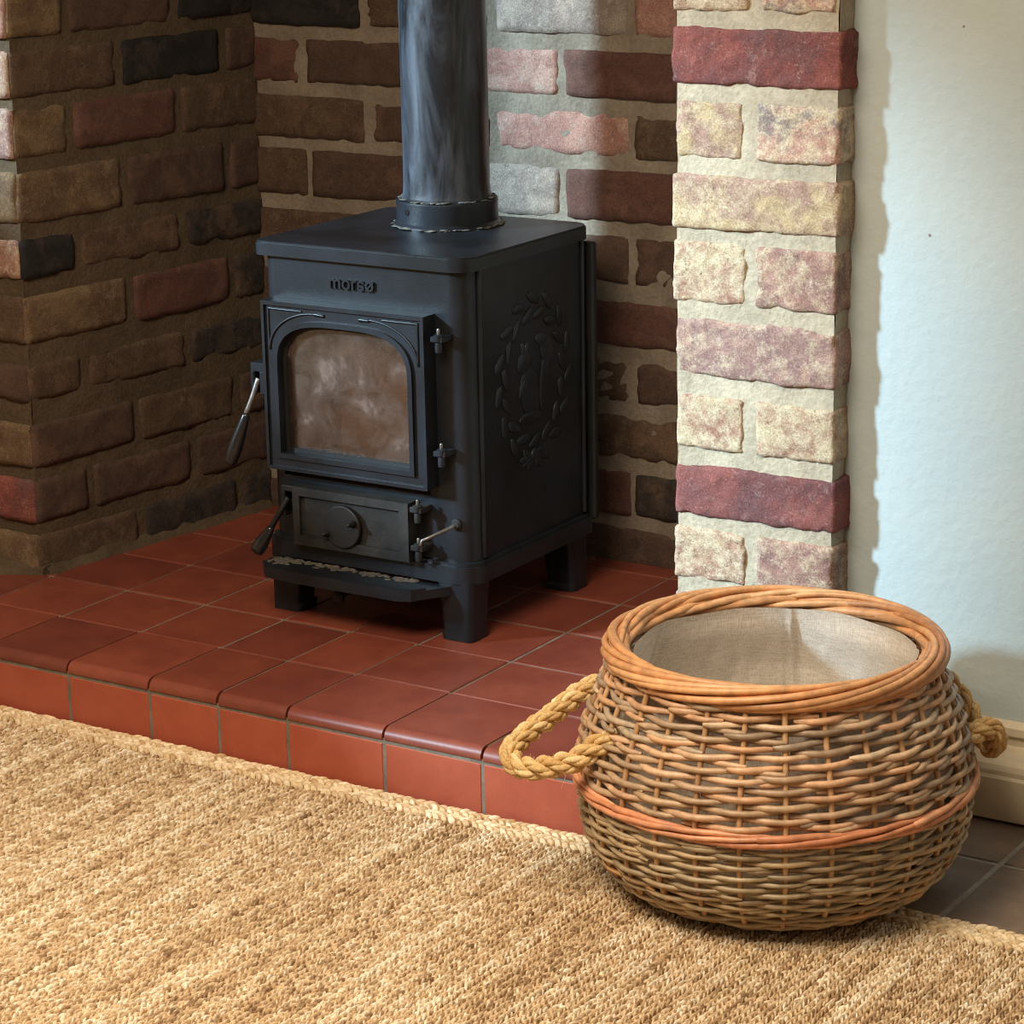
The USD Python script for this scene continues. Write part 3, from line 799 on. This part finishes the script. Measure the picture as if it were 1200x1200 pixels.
HOLE = dict(x0=-.250, x1=-.020, z0=.346, zs=.480, zt=.5415)
rect = lambda x0, x1, z0, z1: [(x0, z0), (x1, z0), (x1, z1), (x0, z1)]
slab = ext_y([rect(DX0, DX1, DZ0, DZ1), arch(**HOLE)], .334, .3595)
rim = ext_y([arch(**HOLE, inset=-.0075), arch(**HOLE)], .3295, .335)
edge = ext_y([rect(DX0, DX1, DZ0, DZ1), rect(DX0 + .005, DX1 - .005, DZ0 + .005, DZ1 - .006)], .3305, .335)
door = part(stove, 'door', slab + rim + edge, IRON, smooth=25)
for s in (0, 1):
    ribs = []
    mx = lambda x: x if s == 0 else DX0 + DX1 - x
    ribs.append(tube([(mx(-.2655), .3335, z) for z in np.linspace(.562, .500, 6)], .0016, 6))
    ribs.append(tube([(mx(x), .3335, .5605) for x in np.linspace(-.2655, -.205, 6)], .0016, 6))
    arc = [(mx(-.2650 + .085 * (1 - math.cos(t))), .3335, .500 + .0585 * math.sin(t)) for t in np.linspace(0, math.pi / 2, 14)]
    ribs.append(tube(arc, np.linspace(.0022, .0014, 14), 6))
    ribs.append(tube([(mx(-.182), .3335, .558), (mx(-.165), .3335, .5575)], [.0026, .0026], 6))
    part(door, 'spandrel_moulding', join(ribs), IRON, smooth=True)
part(door, 'glass', ext_y([arch(**HOLE, inset=-.004)], .3475, .3515), GLASS)
part(door, 'glass_seal', ext_y([arch(**HOLE, inset=-.002), arch(**HOLE, inset=.006)], .344, .3472), IRON_DARK, smooth=30)


def hinge(x, z, s, dark=False):
    y = .336
    h = [bbox(x - .013 * s, x + .009 * s, y - .004, y + .026, z - .0045 * s, z + .0045 * s, .0015),
         lathe([(.0068 * s, -.004 * s), (.0075 * s, .001), (.0075 * s, .005 * s), (.0045 * s, .0065 * s)], (x, y, z + .002)),
         lathe([(.0052 * s, -.019 * s), (.0058 * s, -.012 * s), (.0052 * s, -.004 * s)], (x, y, z)),
         ]
    p = part(stove, 'hinge', join(h), IRON_DUSTY if dark else IRON, smooth=30)
    part(p, 'hinge_pin', lathe([(.0022, 0), (.0026, .009), (.001, .0105)], (x, y, z + .006 * s), n=10), STEEL, smooth=True, label='bright steel hinge pin')


hinge(.031, .541, .95)
hinge(.031, .376, .95)
hinge(-.013, .288, .95, True)
hinge(-.013, .231, .95, True)

# upper latch and handle
lt = part(stove, 'latch', join([bbox(-.305, -.277, .3345, .362, .462, .476, .002), bbox(-.305, -.298, .3345, .362, .428, .464, .002), bbox(-.289, -.277, .3345, .362, .428, .464, .002), bbox(-.305, -.277, .350, .362, .428, .464, .001)]), IRON, smooth=30)
HA, HB, HC = np.array([-.2925, .338, .452]), np.array([-.309, .327, .400]), np.array([-.333, .312, .322])
hd = part(stove, 'handle', tube(spline([HA, HA * .5 + HB * .5 + [0.001, 0, 0], HB], 8), .0042, 8), STEEL, smooth=True, label='steel door handle rod')
ax = HC - HB
L = np.linalg.norm(ax)
GP = [(.0045, 0), (.0062, .004), (.0075, .015), (.0105, L * .55), (.0112, L * .72), (.0098, L * .92), (.0066, L * .99), (.003, L)]
part(hd, 'grip', lathe(GP, HB, ax, 20), GRIP, smooth=True, label='glossy black handle grip')

# the name cast on the front
tm = meshkit.text_mesh('mors\u00f8', .0165, .0028, bold=True)
v = np.array(tm.vertices)
v[:, 0] = (v[:, 0] - v[:, 0].min()) / (v[:, 0].max() - v[:, 0].min()) * .079
zmin = 0.0
v = np.column_stack([-.171 + v[:, 0], SY0 - .0014 + v[:, 2] * 0 - v[:, 2], .5945 + v[:, 1] * 1.05 + v[:, 0] * .01])
part(stove, 'lettering', (v, np.array(tm.faces)), IRON, label='cast raised lettering above the door')

# ash door
AX0, AX1, AZ0, AZ1 = -.236, -.029, .208, .296
ash = ext_y([rect(AX0, AX1, AZ0, AZ1)], .340, .3595)
ashf = ext_y([rect(AX0, AX1, AZ0, AZ1), rect(AX0 + .012, AX1 - .016, AZ0 + .014, AZ1 - .013)], .334, .341)
ad = part(stove, 'ash_door', ash + ashf, IRON_DUSTY, smooth=25)
vd = part(ad, 'air_valve', lathe([(.028, 0), (.0315, .002), (.0325, .006), (.0322, .0085), (.0305, .0100), (.006, .0105)], (-.145, .340, .246), (0, -1, 0), 40), IRON_DARK, smooth=30, label='round black spinning air valve')
part(stove, 'valve_screw', lathe([(.005, 0), (.006, .003), (.0035, .006), (.0032, .013), (.001, .014)], (-.123, .3298, .255), (0, -1, 0), 12), IRON_DARK, smooth=True)
part(stove, 'valve_screw', lathe([(.005, 0), (.006, .003), (.0035, .006), (.0032, .011), (.001, .012)], (-.172, .3318, .2335), (0, -1, 0), 12), IRON_DARK, smooth=True)
# lower latch and handle
part(stove, 'latch', join([bbox(-.258, -.234, .334, .3605, .286, .296, .002), bbox(-.258, -.251, .334, .3605, .248, .288, .002), bbox(-.258, -.234, .350, .3605, .248, .288, .001)]), IRON_DARK, smooth=30)
HA, HB, HC = np.array([-.2455, .336, .277]), np.array([-.269, .324, .232]), np.array([-.291, .312, .193])
hd = part(stove, 'handle', tube([HA, HA * .5 + HB * .5, HB], .0042, 8), IRON_DARK, smooth=True)
ax = HC - HB
L = np.linalg.norm(ax)
part(hd, 'grip', lathe([(.005, 0), (.006, .004), (.0075, .012), (.0105, L * .6), (.0112, L * .85), (.0095, L * .99), (.002, L)], HB, ax, 20), GRIP, smooth=True, label='black handle grip')
# air rod on the right of the ash door
part(stove, 'air_rod', tube([(.038, .362, .268), (.036, .345, .266), (.018, .318, .256), (.010, .312, .252), (.008, .312, .245)], .0026, 8), STEEL, smooth=True, label='bent steel damper rod')
part(stove, 'rod_bush', lathe([(.008, 0), (.0085, .003), (.006, .006)], (.038, .3605, .268), (0, -1, 0), 14), IRON_DUSTY, smooth=30)

# base ring, ash shelf, legs
ring = ext_z([rounded_rect(SX0 - .006, SX1 + .010, SY0 - .010, SY1 + .010, [.014, .014, .022, .034], 8)], .181, .206)
ring2 = ext_z([rounded_rect(SX0 - .003, SX1 + .006, SY0 - .006, SY1 + .006, [.014, .014, .022, .032], 8)], .205, .211)
part(stove, 'base_ring', ring + ring2, IRON, smooth=30)
shelf = ext_z([[(-.290, .352), (-.284, .318), (-.262, .294), (-.20, .2885), (-.022, .2885), (-.002, .297), (.010, .318), (.024, .340), (.03, .352)]], .163, .1765)
lip = ext_z([[(-.284, .318), (-.262, .294), (-.20, .2885), (-.022, .2885), (-.002, .297), (.010, .318), (.006, .320), (-.006, .302), (-.024, .294), (-.20, .294), (-.258, .299), (-.279, .320)]], .176, .180)
part(stove, 'ash_shelf', shelf + lip, IRON, smooth=25)
# ash spilled at the back of the shelf
az = []
for q in range(110):
    x = -.288 + .262 * rng.random()
    d = abs(rng.normal(0, .007))
    az.append(blob((x, .350 - d, .1768), rng.uniform(.003, .009), rng.uniform(.002, .006), rng.uniform(.0006, .0030) * max(.3, 1 - d / .014), q, .5, 1))
for q in range(24):
    az.append(blob((-.282 + rng.uniform(0, .04), .330 + rng.uniform(-.012, .014), .1768), rng.uniform(.003, .007), rng.uniform(.003, .006), rng.uniform(.0006, .0016), q + 140, .5, 1))
part(stove, 'spilled_ash', join(az), ASH, smooth=True, label='grey ash spilled on the shelf', kind='stuff')


def leg(x0, x1, y0, y1, inx, iny):
    """Tapered square leg: wide under the ring, slightly narrower above the flared foot."""
    rings = []
    for z, s in ((HZ, .90), (HZ + .010, .92), (HZ + .013, .86), (HZ + .05, .92), (.184, 1.04)):
        fx0, fx1 = (x0, x1)
        w, d = (x1 - x0) * s, (y1 - y0) * s
        ax0 = x1 - w if inx > 0 else x0
        ay0 = y0 if iny > 0 else y1 - d
        rings.append((z, ax0, ax0 + w, ay0, ay0 + d))
    ms = []
    for (za, a0, a1, b0, b1), (zb, c0, c1, d0, d1) in zip(rings[:-1], rings[1:]):
        pts = [(x, y, za) for x, y in rounded_rect(a0, a1, b0, b1, .010, 4)] + [(x, y, zb) for x, y in rounded_rect(c0, c1, d0, d1, .010, 4)]
        ms.append(m3.Manifold.hull_points(np.array(pts)))
    return sum(ms[1:], ms[0])


for (x0, x1, ix) in ((-.297, -.240, -1), (.004, .064, 1)):
    for (y0, y1, iy) in ((.352, .408, 1), (.630, .682, -1)):
        part(stove, 'leg', leg(x0, x1, y0, y1, ix, iy), IRON, smooth=35)
part(stove, 'riddling_knob', join([lathe([(.003, 0), (.010, .003), (.0105, .009), (.006, .012)], (-.166, .350, .132), (0, -1, 0), 18), tube([(-.166, .35, .132), (-.166, .45, .14)], .004, 8), bbox(-.20, -.13, .42, .5, .13, .185, .004)]), IRON_DARK, smooth=30)
part(stove, 'ash_pan', bbox(-.24, .0, .38, .62, .165, .184, .003), IRON_DARK, smooth=30)

# side relief: a wreath of oak leaves round a squirrel
SXF = SX1 + .0005
cy, cz = .535, .452
wr = []


def relief(y, z, a, ly, lz, seed):
    c, s = math.cos(a), math.sin(a)
    R = np.array([[1, 0, 0], [0, c, -s], [0, s, c]])
    return blob((SXF, y, z), .0026, ly, lz, seed, .2, 2, R)


for q in range(30):
    t = 2 * math.pi * q / 30 + .1
    rr = .094 + (.011 if q % 2 else -.009)
    wr.append(relief(cy + rr * .92 * math.cos(t), cz + rr * 1.12 * math.sin(t), t + (1.1 if q % 2 else 2.0), .017, .0075, q))
for q in range(8):
    wr.append(relief(cy - .03 + .008 * q, cz - .118 - .004 * (q % 3), .4 * q, .014, .006, 60 + q))
part(stove, 'leaf_wreath', join(wr), IRON, smooth=True)
sq = [relief(cy - .012, cz - .020, .2, .026, .040, 81), relief(cy - .026, cz + .026, .5, .019, .017, 82), relief(cy - .030, cz + .046, .1, .005, .011, 83), relief(cy - .020, cz + .045, -.2, .005, .010, 88),
      relief(cy + .028, cz - .012, -.12, .013, .044, 84), relief(cy + .036, cz + .034, .5, .017, .025, 85), relief(cy + .022, cz + .052, 1.2, .010, .018, 86),
      relief(cy - .030, cz - .008, 1.0, .020, .007, 87), relief(cy - .012, cz - .058, 0, .030, .010, 89)]
part(stove, 'squirrel_relief', join(sq), IRON, smooth=True)

# ------------------------------------------------------------------ flue pipe
FX, FY = -.128, .602
flue = thing('flue_pipe', 'black flue pipe rising from the top of the stove', 'flue pipe', (FX, FY, .655))
hp = []
for z, r in ((.690, .0655), (.694, .0675), (.699, .0675), (.704, .0655), (.72, .0648), (1.0, .0648), (1.62, .0648)):
    hp.append((r, z - .655))
part(flue, 'pipe', lathe(hp, (FX, FY, .655), n=56), PIPE, smooth=30)
part(flue, 'collar', lathe([(.081, 0), (.0805, .003), (.0765, .007), (.0760, .032), (.0768, .035), (.0760, .0385), (.066, .0395)], (FX, FY, .655), n=56), IRON, smooth=30)
cr = []
for q in range(130):
    t = rng.uniform(0, 2 * math.pi)
    up = q % 2
    rr, zz = (.0685, .6950) if up else (.0795, .6565)
    cr.append(blob((FX + rr * math.cos(t), FY + rr * math.sin(t), zz + rng.uniform(-.001, .001)), rng.uniform(.003, .009), rng.uniform(.003, .009), rng.uniform(.0008, .0018), q, .5, 1))
part(flue, 'sealing_cement', join(cr), CEMENT, smooth=True, label='pale crumbling cement at the pipe joint', kind='stuff')
td = math.atan2(-.84, .10)
part(flue, 'screw_hole', lathe([(.0045, -.001), (.0045, .0012), (.002, .0014)], (FX + .0762 * math.cos(td - .42), FY + .0762 * math.sin(td - .42), .680), (math.cos(td - .42), math.sin(td - .42), 0), 14), GRIP, smooth=30)

# ------------------------------------------------------------------ rug
RZ = 0.0055
rug = thing('jute_rug', 'large natural jute rug with plaited border lying in front of the hearth', 'rug', (.3, -.5, 0))
part(rug, 'backing', bbox(-1.4, 2.2, -2.4, -.004, 0.0002, .0046, .002), JUTE_BASE)
# one grain of the plait
_g = trimesh.creation.icosphere(1)
_gv, _gf = np.array(_g.vertices), np.array(_g.faces)
_u = np.array([[math.cos(t) * r, math.sin(t) * r, h] for h, r in ((.25, .9), (.8, .55)) for t in np.arange(5) * 2 * math.pi / 5])
GV = np.vstack([_u, [[0, 0, 1.0]], [[math.cos(t) * .95, math.sin(t) * .95, -.6] for t in np.arange(5) * 2 * math.pi / 5]])
GF = []
for j in range(5):
    k = (j + 1) % 5
    GF += [[5 + j, 5 + k, 10], [j, k, 5 + k], [j, 5 + k, 5 + j], [11 + j, 11 + k, k], [11 + j, k, j]]
GF = np.array(GF)


def grains(cx, cy, cz, ang, lx, ly, lz, tilt=0):
    n = len(cx)
    c, s = np.cos(ang)[:, None], np.sin(ang)[:, None]
    x = GV[None, :, 0] * lx[:, None]
    y = GV[None, :, 1] * ly[:, None]
    z = GV[None, :, 2] * lz[:, None]
    V = np.stack([x * c - y * s + cx[:, None], x * s + y * c + cy[:, None], z + cz[:, None]], -1).reshape(-1, 3)
    F = (GF[None] + (np.arange(n) * len(GV))[:, None, None]).reshape(-1, 3)
    return V, F


def in_view(x, y, margin):
    d = np.stack([x, y, np.full_like(x, RZ)], -1) - EYE
    w = d @ FWD
    u, v = F_PX * (d @ RIGHT) / w, F_PX * (d @ DOWN) / w
    return (u > -600 - margin) & (u < 600 + margin * 1.2) & (v < 600 + margin)


PITCH_X = .0086
cx, cy_, an, tn, up = [], [], [], [], []
nrow = int(2.6 / PITCH_X)
for i in range(nrow):
    x = -1.0 + i * PITCH_X + rng.normal(0, .0005)
    step = .0104
    yy = np.arange(-1.35, -.050, step) + rng.uniform(0, step)
    yy = yy + rng.normal(0, .0010, len(yy))
    wav = .0020 * np.sin(yy * 9 + i * .05) + .0003 * np.sin(yy * 31 + i)
    base = rng.normal(.56, .08) + (.26 if rng.random() < .10 else 0)
    for s in (-1, 1):
        cx.append(x + wav + s * .00175 + rng.normal(0, .0003, len(yy)))
        cy_.append(yy + (s > 0) * step / 2)
        an.append(np.full(len(yy), math.pi / 2 + s * .36) + rng.normal(0, .12, len(yy)))
        tn.append(np.clip(base + rng.normal(0, .27, len(yy)), 0, 1))
        up.append(rng.normal(0, .0005) + 0 * yy)
cx, cy_, an, tn, up = map(np.concatenate, (cx, cy_, an, tn, up))
keep = in_view(cx, cy_, 150) & (cy_ < -.048)
cx, cy_, an, tn, up = cx[keep], cy_[keep], an[keep], tn[keep], up[keep]
n = len(cx)
tn = np.clip(tn + (meshkit.fbm(np.stack([cx * 30, cy_ * 5, 0 * cx], -1), 3, 18) - .5) * .7, 0, 1)
hz = (meshkit.fbm(np.stack([cx * 14, cy_ * 14, 0 * cx], -1), 3, 8) - .5) * .002
V, F = grains(cx, cy_, RZ + hz + up + rng.normal(0, .0004, n), an, rng.normal(.0072, .0008, n), rng.normal(.0023, .0003, n), rng.normal(.0034, .0004, n))
part(rug, 'braided_weave', (V, F), JUTE, smooth=True, kind='stuff', tone=np.repeat(tn, len(GV)))
# the plaited border along the hearth: two plaits side by side, three strands each
bx, by, ba = [], [], []
for rr, yc in enumerate((-.0150, -.0355)):
    st = .0115
    xx = np.arange(-1.35, 2.15, st)
    for s in (-1, 1):
        bx.append(xx + (s > 0) * st / 2 + rr * .004 + rng.normal(0, .0008, len(xx)))
        by.append(yc + s * .0046 + rng.normal(0, .0006, len(xx)))
        ba.append(s * .62 + rng.normal(0, .1, len(xx)))
bx, by, ba = map(np.concatenate, (bx, by, ba))
n = len(bx)
V, F = grains(bx, by, np.full(n, RZ + .0005) + rng.normal(0, .0007, n), ba, rng.normal(.0112, .0008, n), rng.normal(.0050, .0004, n), rng.normal(.0053, .0005, n))
part(rug, 'plaited_border', (V, F), JUTE_EDGE, smooth=True, label='pale plaited border of the rug', kind='stuff')
# loose fibres
fb = []
for q in range(170):
    x, y = rng.uniform(-.6, 1.3), rng.uniform(-.8, -.06)
    a = rng.uniform(0, 2 * math.pi)
    l = rng.uniform(.006, .022) if q > 5 else rng.uniform(.03, .05)
    pts = []
    for t in np.linspace(0, 1, 6):
        aa = a + 1.2 * (t - .5) * math.sin(q)
        pts.append((x + l * t * math.cos(aa), y + l * t * math.sin(aa), RZ + .0015 + .003 * math.sin(math.pi * t) * rng.uniform(.5, 1)))
    fb.append(tube(pts, .00035, 4))
part(rug, 'loose_fibres', join(fb), JUTE_EDGE, smooth=True, kind='stuff')

# ------------------------------------------------------------------ wicker basket
BC = np.array([.728, .0005])
basket = thing('wicker_basket', 'round brown willow log basket with fabric lining and rope handles', 'basket', (BC[0], BC[1], RZ))
PR = np.array([(.014, .158), (.022, .178), (.035, .197), (.055, .212), (.080, .224), (.110, .2295), (.140, .2320), (.165, .2310), (.190, .2270), (.215, .2215), (.240, .2115), (.265, .2015), (.285, .194), (.300, .190)])


def RR(z):
    return np.interp(z, PR[:, 0], PR[:, 1])


NS = 28
TH0 = .08


def weaver(z, amp, rad, row, wob=0.0, pieces=7, dz=0.0):
    """One round of weaving, laid as several rods whose thin ends overlap."""
    out = []
    for q in range(pieces):
        t0 = 2 * math.pi * (q + rng.uniform(-.15, .15)) / pieces + row * .61
        t1 = t0 + 2 * math.pi / pieces * 1.12
        m = max(14, int((t1 - t0) / (2 * math.pi) * NS * 5))
        th = np.linspace(t0, t1, m)
        fr = np.linspace(0, 1, m)
        zz = z + dz * (fr - .5) + .0009 * np.sin(th * 5 + row * 2.1) + rng.uniform(-.0007, .0007)
        ph = np.cos((th - TH0) * NS / 2 + math.pi * row)
        r = RR(zz) + amp * ph
        rd = rad * (1.0 - .24 * fr) * np.clip(np.minimum(fr, 1 - fr) * 14 + .55, 0, 1)
        p = np.stack([BC[0] + r * np.cos(th), BC[1] + r * np.sin(th), zz], -1)
        out.append(tube(p, rd, 6))
    return join(out)


# stakes
for k in range(NS):
    t = TH0 + 2 * math.pi * k / NS
    zz = np.linspace(.014, .302, 22)
    r = RR(zz)
    part(basket, 'stake', tube(np.stack([BC[0] + r * math.cos(t), BC[1] + r * math.sin(t), zz], -1), np.full(22, .0036), 6), W_STAKE, smooth=True)
zr = .0155
row = 0
lows = np.arange(.0190, .143, .0069)
for z in lows:
    part(basket, 'weaver_rod', weaver(z, .0043, .0035, row, pieces=9, dz=.005), W_LOW, smooth=True)
    row += 1
ups = np.arange(.1635, .2900, .0084)
for z in ups:
    part(basket, 'weaver_rod', weaver(z, .0047, .0044, row, pieces=8, dz=.006), W_UP, smooth=True)
    row += 1
# waist band: long rods laid along the round, changing places slowly
wb = []
for s in range(4):
    for q in range(4):
        t0 = 2 * math.pi * (q / 4 + s / 16)
        th = np.linspace(t0, t0 + 2 * math.pi / 4 * 1.15, 90)
        fr = np.linspace(0, 1, 90)
        ph = th * 3.5 + s * 2 * math.pi / 4
        r = RR(.150) + .0058 + .0028 * np.cos(ph) + .0007 * np.cos((th - TH0) * NS)
        z = .1515 + .0056 * np.sin(ph)
        wb.append(tube(np.stack([BC[0] + r * np.cos(th), BC[1] + r * np.sin(th), z], -1), .0043 * (1 - .35 * fr), 7))
part(basket, 'waist_band', join(wb), W_BAND, smooth=True, label='orange willow band round the widest part')
# rolled rim
th = np.linspace(0, 2 * math.pi, 120, endpoint=False)
rb = [tube(np.stack([BC[0] + .1885 * np.cos(th), BC[1] + .1885 * np.sin(th), .3025 + 0 * th], -1), .0095, 8, closed=True)]
NR = 17
for s in range(NR):
    th = np.linspace(0, 2 * math.pi * .56, 150) + s * 2 * math.pi / NR + rng.uniform(-.1, .1)
    fr = np.linspace(0, 1, 150)
    ph = 2 * math.pi * fr * 1.02 + 2.6 + rng.uniform(-.15, .15)
    tr = .0122 * np.clip(np.minimum(fr, 1 - fr) * 9 + .35, 0, 1)
    r = .1885 + tr * np.cos(ph) * 1.05
    z = .3025 + tr * np.sin(ph) * .95
    rb.append(tube(np.stack([BC[0] + r * np.cos(th), BC[1] + r * np.sin(th), z], -1), (.0056 + rng.uniform(-.0006, .0006)) * (1 - .3 * fr), 7))
part(basket, 'rim', join(rb), W_RIM, smooth=True, label='thick rolled rim of orange willow rods')
# base
bs = [lathe([(.156, -.004), (.158, 0), (.15, .004)], (BC[0], BC[1], .0195), n=48)]
for s in range(2):
    th = np.linspace(0, 2 * math.pi, 150, endpoint=False)
    ph = th * NS / 2 + s * math.pi
    bs.append(tube(np.stack([BC[0] + (.163 + .003 * np.cos(ph)) * np.cos(th), BC[1] + (.163 + .003 * np.cos(ph)) * np.sin(th), 0.0182 + .0010 * np.sin(ph)], -1), .0038, 6, closed=True))
part(basket, 'base', join(bs), W_LOW, smooth=True)
# lining
NT, NZ = 280, 36
th = np.linspace(0, 2 * math.pi, NT, endpoint=False)
hz_ = np.concatenate([np.linspace(.296, .03, NZ - 6), np.full(6, .028)])
fr_ = np.concatenate([np.ones(NZ - 6), np.linspace(.9, .02, 6)])
TT, HH = np.meshgrid(th, hz_, indexing='ij')
FRr = np.broadcast_to(fr_, TT.shape)
rl = (np.minimum(RR(HH), .232) - .021) * FRr
q = np.stack([np.cos(TT) * 2.0, np.sin(TT) * 2.0, HH * 5], -1)
seam = -1.5
wr_ = (meshkit.fbm(q * 1.8, 3, 31) - .5) * .016 * np.clip((.296 - HH) * 14, 0.05, 1)
SEAMS = [2.95, 1.895, .55, -.9, -2.2]
for sm in SEAMS:
    dd = (TT - sm + math.pi) % (2 * math.pi) - math.pi
    wr_ = wr_ + .006 * np.exp(-((dd - .03) / .022) ** 2) * np.clip((.299 - HH) * 40, .4, 1)
ss = np.sort(np.array(SEAMS) % (2 * math.pi))                     # the cloth lies in panels, flatter than the basket
tm = TT % (2 * math.pi)
k1 = np.searchsorted(ss, tm) % len(ss)
b1, b0 = ss[k1], ss[k1 - 1]
span = (b1 - b0) % (2 * math.pi)
mid = b0 + span / 2
off = (tm - mid + math.pi) % (2 * math.pi) - math.pi
rl = rl * (1 - .42 * (1 - np.cos(span / 2) / np.cos(off)) * np.clip((.299 - HH) * 30, .35, 1)) - np.abs(wr_)
lv = np.stack([BC[0] + rl * np.cos(TT), BC[1] + rl * np.sin(TT), HH + .001 * np.sin(TT * 9)], -1).reshape(-1, 3)
ii, jj = np.meshgrid(np.arange(NT), np.arange(NZ - 1), indexing='ij')
lf = quads(np.stack([ii * NZ + jj, ii * NZ + jj + 1, ((ii + 1) % NT) * NZ + jj + 1, ((ii + 1) % NT) * NZ + jj], -1).reshape(-1, 4))
lining = part(basket, 'fabric_lining', (lv, lf), LINEN, smooth=True, label='beige linen lining with vertical seams')


# rope handles
def rope(pts, rad, n=90, turns_per_m=15, name='rope_handle'):
    c = spline(pts, n)
    t = np.gradient(c, axis=0)
    t /= np.linalg.norm(t, axis=1, keepdims=True)
    u = np.zeros_like(c)
    prev = np.cross(t[0], [0, .3, 1.0])
    for i in range(n):
        w = prev - t[i] * (prev @ t[i])
        prev = w / np.linalg.norm(w)
        u[i] = prev
    w = np.cross(t, u)
    s = np.concatenate([[0], np.cumsum(np.linalg.norm(np.diff(c, axis=0), axis=1))])
    ms = []
    for k in range(3):
        for yk in range(4):                                       # each strand is four yarns
            a = 2 * math.pi * (s * turns_per_m + k / 3)
            b = -2 * math.pi * (s * turns_per_m * 1.2 + yk / 4)
            q = c + rad * .55 * (np.cos(a)[:, None] * u + np.sin(a)[:, None] * w) + rad * .25 * (np.cos(b)[:, None] * u + np.sin(b)[:, None] * w)
            ms.append(tube(q, rad * .29, 6))
    for h in range(46):
        i = int(rng.integers(0, n))
        d = rng.normal(size=3)
        d /= np.linalg.norm(d)
        p0 = c[i] + d * rad * .8
        l = rng.uniform(.004, .012) if h > 1 else .022
        ms.append(tube([p0, p0 + d * l * .5 + [0, 0, .001], p0 + d * l + rng.normal(0, .003, 3)], .00025, 3))
    return join(ms)


VR = np.array([math.cos(YAW), math.sin(YAW), 0])                  # across the picture
VB = np.array([-math.sin(YAW), math.cos(YAW), 0])                 # away from the viewer
C3 = np.array([BC[0], BC[1], 0])
pt = lambda a, b, z: C3 + VR * a + VB * b + np.array([0, 0, z])
hl = [pt(-.186, .055, .232), pt(-.206, .050, .240), pt(-.232, .040, .232), pt(-.268, .010, .214), pt(-.300, -.02, .200), pt(-.315, -.045, .188), pt(-.300, -.068, .181), pt(-.270, -.080, .186), pt(-.238, -.085, .196), pt(-.214, -.085, .212), pt(-.188, -.082, .222)]
part(basket, 'rope_handle', rope(hl, .0140), ROPE, smooth=True, label='thick twisted rope handle hanging out')
hr = [pt(.194, .080, .236), pt(.214, .076, .230), pt(.234, .060, .208), pt(.252, .038, .176), pt(.2640, .022, .160), pt(.2660, .006, .178), pt(.256, -.008, .196), pt(.234, -.022, .196), pt(.206, -.03, .186)]
part(basket, 'rope_handle', rope(hr, .0135), ROPE, smooth=True, label='twisted rope handle squeezed against the wall')
